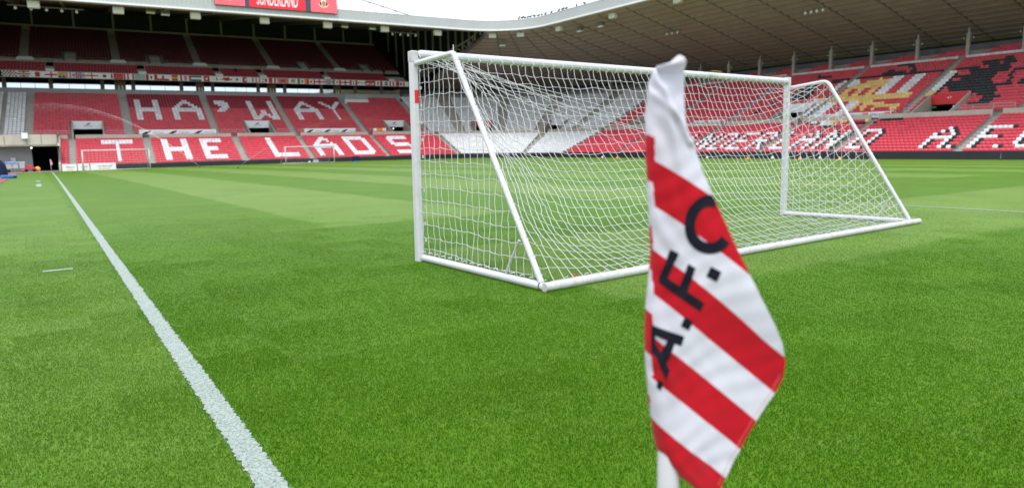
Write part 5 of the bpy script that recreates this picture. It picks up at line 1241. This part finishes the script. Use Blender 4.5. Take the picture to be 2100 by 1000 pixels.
# covered gear at the left edge
o = np.array([-2.62, 71.5, float(gz(-2.6, 71.5)) + .02]); mb = MB(); rg = np.random.default_rng(3)
base = []
for i, (z, rx, ry) in enumerate(((0, .62, .55), (.35, .6, .5), (.7, .55, .46), (1.05, .5, .42), (1.35, .36, .30), (1.47, .12, .10))):
    for j in range(16): a = 2 * math.pi * j / 16; k = 1 + .08 * math.sin(j * 2.3 + i) + rg.normal(0, .02); mb.v.append(tuple(o + [rx * k * math.cos(a), ry * k * math.sin(a), z]))
for i in range(5):
    for j in range(16): mb.f.append((i * 16 + j, i * 16 + (j + 1) % 16, (i + 1) * 16 + (j + 1) % 16, (i + 1) * 16 + j)); mb.m.append(0)
mb.f.append(tuple(80 + j for j in range(16))); mb.m.append(0)
tag(mb.build('covered_machine', MT['navy'], None, True), 'dark navy cover draped over gear at the left edge of the track', 'covered machine')
o = np.array([-1.78, 65.0, float(gz(-1.8, 65)) + .02]); bx = thing('crash_mat', 'flat blue mat lying beside the navy covered gear', 'mat', tuple(o))
mb = MB(); mb.box(o + [0, 0, .12], .95, 1.4, .22, rz=.1); bevel(mb.build('pad', MT['blue'], bx), .05); mb = MB(); mb.box(o + [.40, -.72, .12], .16, .02, .1); mb.build('grab_strap', MT['navy'], bx)

# gear along the far end and the right side
o = np.array([43.6, 108.2, float(gz(43.6, 108.2))]); bg_ = thing('kit_bag', 'blue kit bag standing before the black boards under the D', 'bag', tuple(o))
mb = MB(); mb.box(o + [0, 0, .42], 1.25, .7, .82); bevel(mb.build('bag_body', MT['navy'], bg_), .18, 3); mb = MB(); mb.box(o + [0, -.1, .06], 1.1, .7, .12); mb.build('base', MT['blue'], bg_); mb = MB(); mb.tube([o + [-.3, 0, .82], o + [-.2, 0, .95], o + [.2, 0, .95], o + [.3, 0, .82]], .03, 6); mb.build('handle', MT['navy'], bg_)
def ball_at(label, x, y):
    mb = MB(); z = float(gz(x, y)); mb.ball((0, 0, 0), .16, .16, .16, 14, 10); 
    for k in range(len(mb.m)): mb.m[k] = 1 if (k * 7) % 11 == 0 else 0
    o = mb.build('football', [MT['sign'], MT['ink']], None, True); o.location = (x, y, z + .16); tag(o, label, 'ball', 'footballs on the pitch')
ball_at('white football in front of the far right goal', 33.9, 102.4); ball_at('white football near the right-hand boards, seen past the right post', 70.8, 42.8); ball_at('white football near the right-hand boards, under the D E of the lettering', 70.5, 58.0)
ball_at('white football near the boards left of the drooping flag', 70.3, 77.5); ball_at('white football just left of the right goal post by the boards', 70.6, 48.6)
def cone_at(label, x, y):
    z = float(gz(x, y)); mb = MB(); mb.tube([(x, y, z), (x, y, z + .05), (x, y, z + .30)], [.22, .17, .05], 10); tag(mb.build('marker_cone', MT['orange'], None, True), label, 'cone', 'orange marker cones by the right-hand boards')
for nm, x, y in (('orange cone by the boards left of the right goal post', 70.5, 51.9), ('orange cone by the boards right of the right goal post', 70.6, 45.1), ('orange cone farthest right by the right-hand boards', 70.9, 40.6), ('orange cone by the boards just left of the flag', 70.2, 74.2)): cone_at(nm, x, y)
o = np.array([36.1, 106.0, float(gz(36.1, 106))]); tk = thing('water_carrier', 'pale grey bottle carrier on the grass inside the far right goal', 'bottle carrier', tuple(o))
mb = MB(); mb.box(o + [0, 0, .22], .8, .45, .42); bevel(mb.build('crate', MT['grey2'], tk), .05); mb = MB(); mb.tube([o + [-.3, 0, .4], o + [-.2, 0, .62], o + [.2, 0, .62], o + [.3, 0, .4]], .03, 6); mb.build('handle', MT['rail'], tk)

# ------------------------------------------------------------------ sprinkler jets: droplets thrown along an arc
wm = bpy.data.materials.new('water_spray'); wm.use_nodes = True; n, l = wm.node_tree.nodes, wm.node_tree.links; b = n['Principled BSDF']; b.inputs['Base Color'].default_value = (.9, .92, .95, 1); b.inputs['Roughness'].default_value = .3; b.inputs['Alpha'].default_value = .07
def jet(label, p0, heading, length, height, n, size=.05, spread=.045):
    z0 = float(gz(*p0)); rg = np.random.default_rng(int(length * 10)); mb = MB(); hd = np.array([math.cos(heading), math.sin(heading)]); sd = np.array([-hd[1], hd[0]])
    for k in range(n):
        t = rg.uniform(0, 1) ** 2.0; x = length * t; z = 4 * height * t * (1 - .55 * t) * .5 + .1; w = spread * (.12 + length * t * .55)
        c = np.array([*(np.array(p0) + hd * x + sd * rg.normal(0, w)), z0 + z - abs(rg.normal(0, w * .8)) * (0.6 + t)]); c[2] = max(c[2], z0 + .03)
        dz = size * rg.uniform(.6, 1.6); d = np.array([hd[0] * dz * 1.8, hd[1] * dz * 1.8, dz * (1.2 - 2.4 * t)]); q = np.array([-d[1], d[0], 0]); q = q / (np.linalg.norm(q) + 1e-9) * size * .35
        mb.poly([c - d, c + q, c + d + [0, 0, size * .2]]); mb.poly([c - d, c - q + [0, 0, size * .3], c + d])
    o = mb.build('water_spray', wm); tag(o, label, 'water spray', kind='stuff')
    mb = MB(); mb.tube([(p0[0], p0[1], z0), (p0[0], p0[1], z0 + .12)], .06, 8); hdn = thing('sprinkler', label.replace('water jet thrown', 'sprinkler head throwing water'), 'sprinkler', (p0[0], p0[1], z0)); mb.build('body', MT['rubber'], hdn)
    mb = MB(); mb.tube([(p0[0], p0[1], z0 + .12), (p0[0] + hd[0] * .12, p0[1] + hd[1] * .12, z0 + .2)], .025, 6); mb.build('nozzle', MT['steel'], hdn)
jet('water jet thrown up to the left across the H of the seats', (17.1, 94.5), math.radians(172), 17, 8.5, 4200)
jet('water jet thrown up to the right across the lower L of the seats', (17.4, 75.5), math.radians(28), 24, 6.6, 4600)
jet('small water jet thrown up against the boards at the far right', (76.3, 27.6), math.radians(20), 1.2, 1.3, 260, .03)

# ------------------------------------------------------------------ birds along the right roof edge
mb = MB(); mb.ball((0, 0, .17), .17, .085, .10, 9, 6); mb.ball((.15, 0, .30), .065, .055, .06, 8, 5); mb.tube([(.12, 0, .2), (.15, 0, .28)], [.07, .05], 6); mb.poly([(-.13, .05, .15), (-.34, .03, .10), (-.34, -.03, .10), (-.13, -.05, .15)]); mb.poly([(-.13, .05, .18), (-.34, .03, .12), (-.34, -.03, .12), (-.13, -.05, .18)]); mb.tube([(.2, 0, .30), (.26, 0, .285)], [.018, .004], 5)
for d in (-.04, .04): mb.tube([(0, d, 0), (0, d, .1)], .012, 4)
bird_me = mb.mesh('bird', MT['feather'], True)
bpx = [1065.7, 1072.3, 1079.1, 1085.7, 1091.4, 1099.1, 1106, 1112.9, 1120, 1132.9, 1148, 1155.7, 1162.9, 1184.3, 1200.6]
bsv = np.interp(bpx, [1012, 1060, 1093, 1127, 1163, 1202, 1289], [13.3, 17.8, 20.9, 25.5, 30.5, 35.5, 45.5])
names = ['first', 'second', 'third', 'fourth', 'fifth', 'sixth', 'seventh', 'eighth', 'ninth', 'tenth', 'eleventh', 'twelfth', 'thirteenth', 'fourteenth', 'last']
for k, s in enumerate(bsv):
    o = bpy.data.objects.new('bird', bird_me); COL.objects.link(o); o.location = pt(float(s), -.2, 25.27); t = tang(float(s)); o.rotation_euler = (0, 0, math.atan2(t[1], t[0]) + random.choice((0, .5, 2.8, 3.3, -.6))); sc = 1.5 + .2 * random.random(); o.scale = (sc, sc, sc)
    tag(o, f'{names[k]} from the left of the dark birds perched on the roof edge', 'bird', 'birds perched on the roof edge')

# ------------------------------------------------------------------ people seen tiny in the left stand
def person(label, base, heading, seated, mats_):
    sk = {'pel': (0, 0, .95), 'ch': (0, 0, 1.32), 'nk': (0, 0, 1.48), 'hd': (0.02, 0, 1.66)}
    if seated: sk = {k: (v[0] - .05, v[1], v[2] - .45) for k, v in sk.items()}; kn, an = (.42, .12, .52), (.45, .12, .08)
    else: kn, an = (.04, .11, .5), (0, .12, .08)
    V, E, Rr = [], [], []
    def add(p, r, par=None):
        V.append(p); Rr.append(r)
        if par is not None: E.append((par, len(V) - 1))
        return len(V) - 1
    pe = add(sk['pel'], .15); ch = add(sk['ch'], .17, pe); nk = add(sk['nk'], .07, ch); hd_ = add(sk['hd'], .105, nk)
    for sg in (-1, 1):
        z0 = sk['pel'][2]; hp = add((sk['pel'][0], sg * .1, z0 - .05), .10, pe); k = add((kn[0], sg * kn[1], kn[2]), .075, hp); a = add((an[0], sg * an[1], an[2]), .05, k); add((an[0] + .16, sg * an[1], .04), .045, a)
        sh = add((sk['ch'][0], sg * .2, sk['ch'][2] + .06), .07, ch); el = add((sk['ch'][0] + .05, sg * .26, sk['ch'][2] - .22), .05, sh); add((sk['ch'][0] + .2, sg * .2, sk['ch'][2] - .38), .038, el)
    me = bpy.data.meshes.new('body'); me.from_pydata(V, E, []); me.materials.append(mats_)
    o = bpy.data.objects.new('person', me); COL.objects.link(o); md = o.modifiers.new('skin', 'SKIN'); md.use_smooth_shade = True
    for i, r in enumerate(Rr): me.skin_vertices[0].data[i].radius = (r, r)
    me.skin_vertices[0].data[0].use_root = True
    o.modifiers.new('sub', 'SUBSURF').levels = 1; o.modifiers['sub'].render_levels = 1
    o.location = base; o.rotation_euler = (0, 0, heading); tag(o, label, 'person')
    mb = MB(); mb.ball((sk['hd'][0] + .03, 0, sk['hd'][2] - .02), .10, .085, .12, 10, 8); mb.ball((sk['hd'][0] + .13, 0, sk['hd'][2] - .03), .022, .018, .025, 6, 4); h = mb.build('face', MT['skin'], None, True); h.parent = o
    mb = MB(); mb.ball((sk['hd'][0] - .02, 0, sk['hd'][2] + .04), .115, .10, .11, 10, 6); h = mb.build('hair', MT['ink'], None, True); h.parent = o
person('person in dark navy sitting in the red seats above the flag banner', tuple(pt(-28.7, U1G(2) + .05, U1F(2))), -math.pi / 2 + YW, True, MT['navy'])
person('person in navy standing by the end of the upper tier', tuple(pt(2.0, 26.9, 17.5)), -math.pi / 2 + YW, False, MT['navy'])
# orange and white jackets over the front rail near the corner
jk = thing('jacket', 'orange hi-vis jacket hung with white cloth over the rail left of the corner sign', 'jacket', tuple(pt(-5.75, 10.3, 5.4)))
def drape(a, b, m, nm):
    mb = MB(); N_ = 6
    for i in range(N_):
        P = [[pt(a + (b - a) * q / N_, 10.28 - (.05 + .04 * math.sin(q * 2.1)), h) for h in (5.42, 5.7, 5.98)] for q in (i, i + 1)]
        for j in range(2): mb.quad(P[0][j], P[1][j], P[1][j + 1], P[0][j + 1])
        mb.quad(P[0][2], P[1][2], pt(a + (b - a) * (i + 1) / N_, 10.45, 5.85), pt(a + (b - a) * i / N_, 10.45, 5.85))
    mb.build(nm, m, jk, True)
drape(-7.0, -6.35, MT['sign'], 'white_cloth'); drape(-6.3, -5.2, MT['orange'], 'hi_vis_cloth'); drape(-5.15, -4.5, MT['sign'], 'white_cloth')

# ------------------------------------------------------------------ bits of turf lying loose on the grass near the touchline
for k, (x, y, lab) in enumerate(((-.55, 3.35, 'left bit of loose brown turf on the grass outside the touchline'), (-.47, 3.27, 'right bit of loose brown turf on the grass outside the touchline'))):
    mb = MB(); z = float(gz(x, y)); rg = np.random.default_rng(k + 5)
    for q in range(5): c = np.array([x + rg.normal(0, .012), y + rg.normal(0, .008), z + .016 + .004 * q]); mb.ball(c, .014, .010, .007, 6, 4)
    tag(mb.build('loose_turf', mat('dry_turf', (.13, .10, .035), .9, .1, .3, 60), None, True), lab, 'turf', 'loose bits of turf')
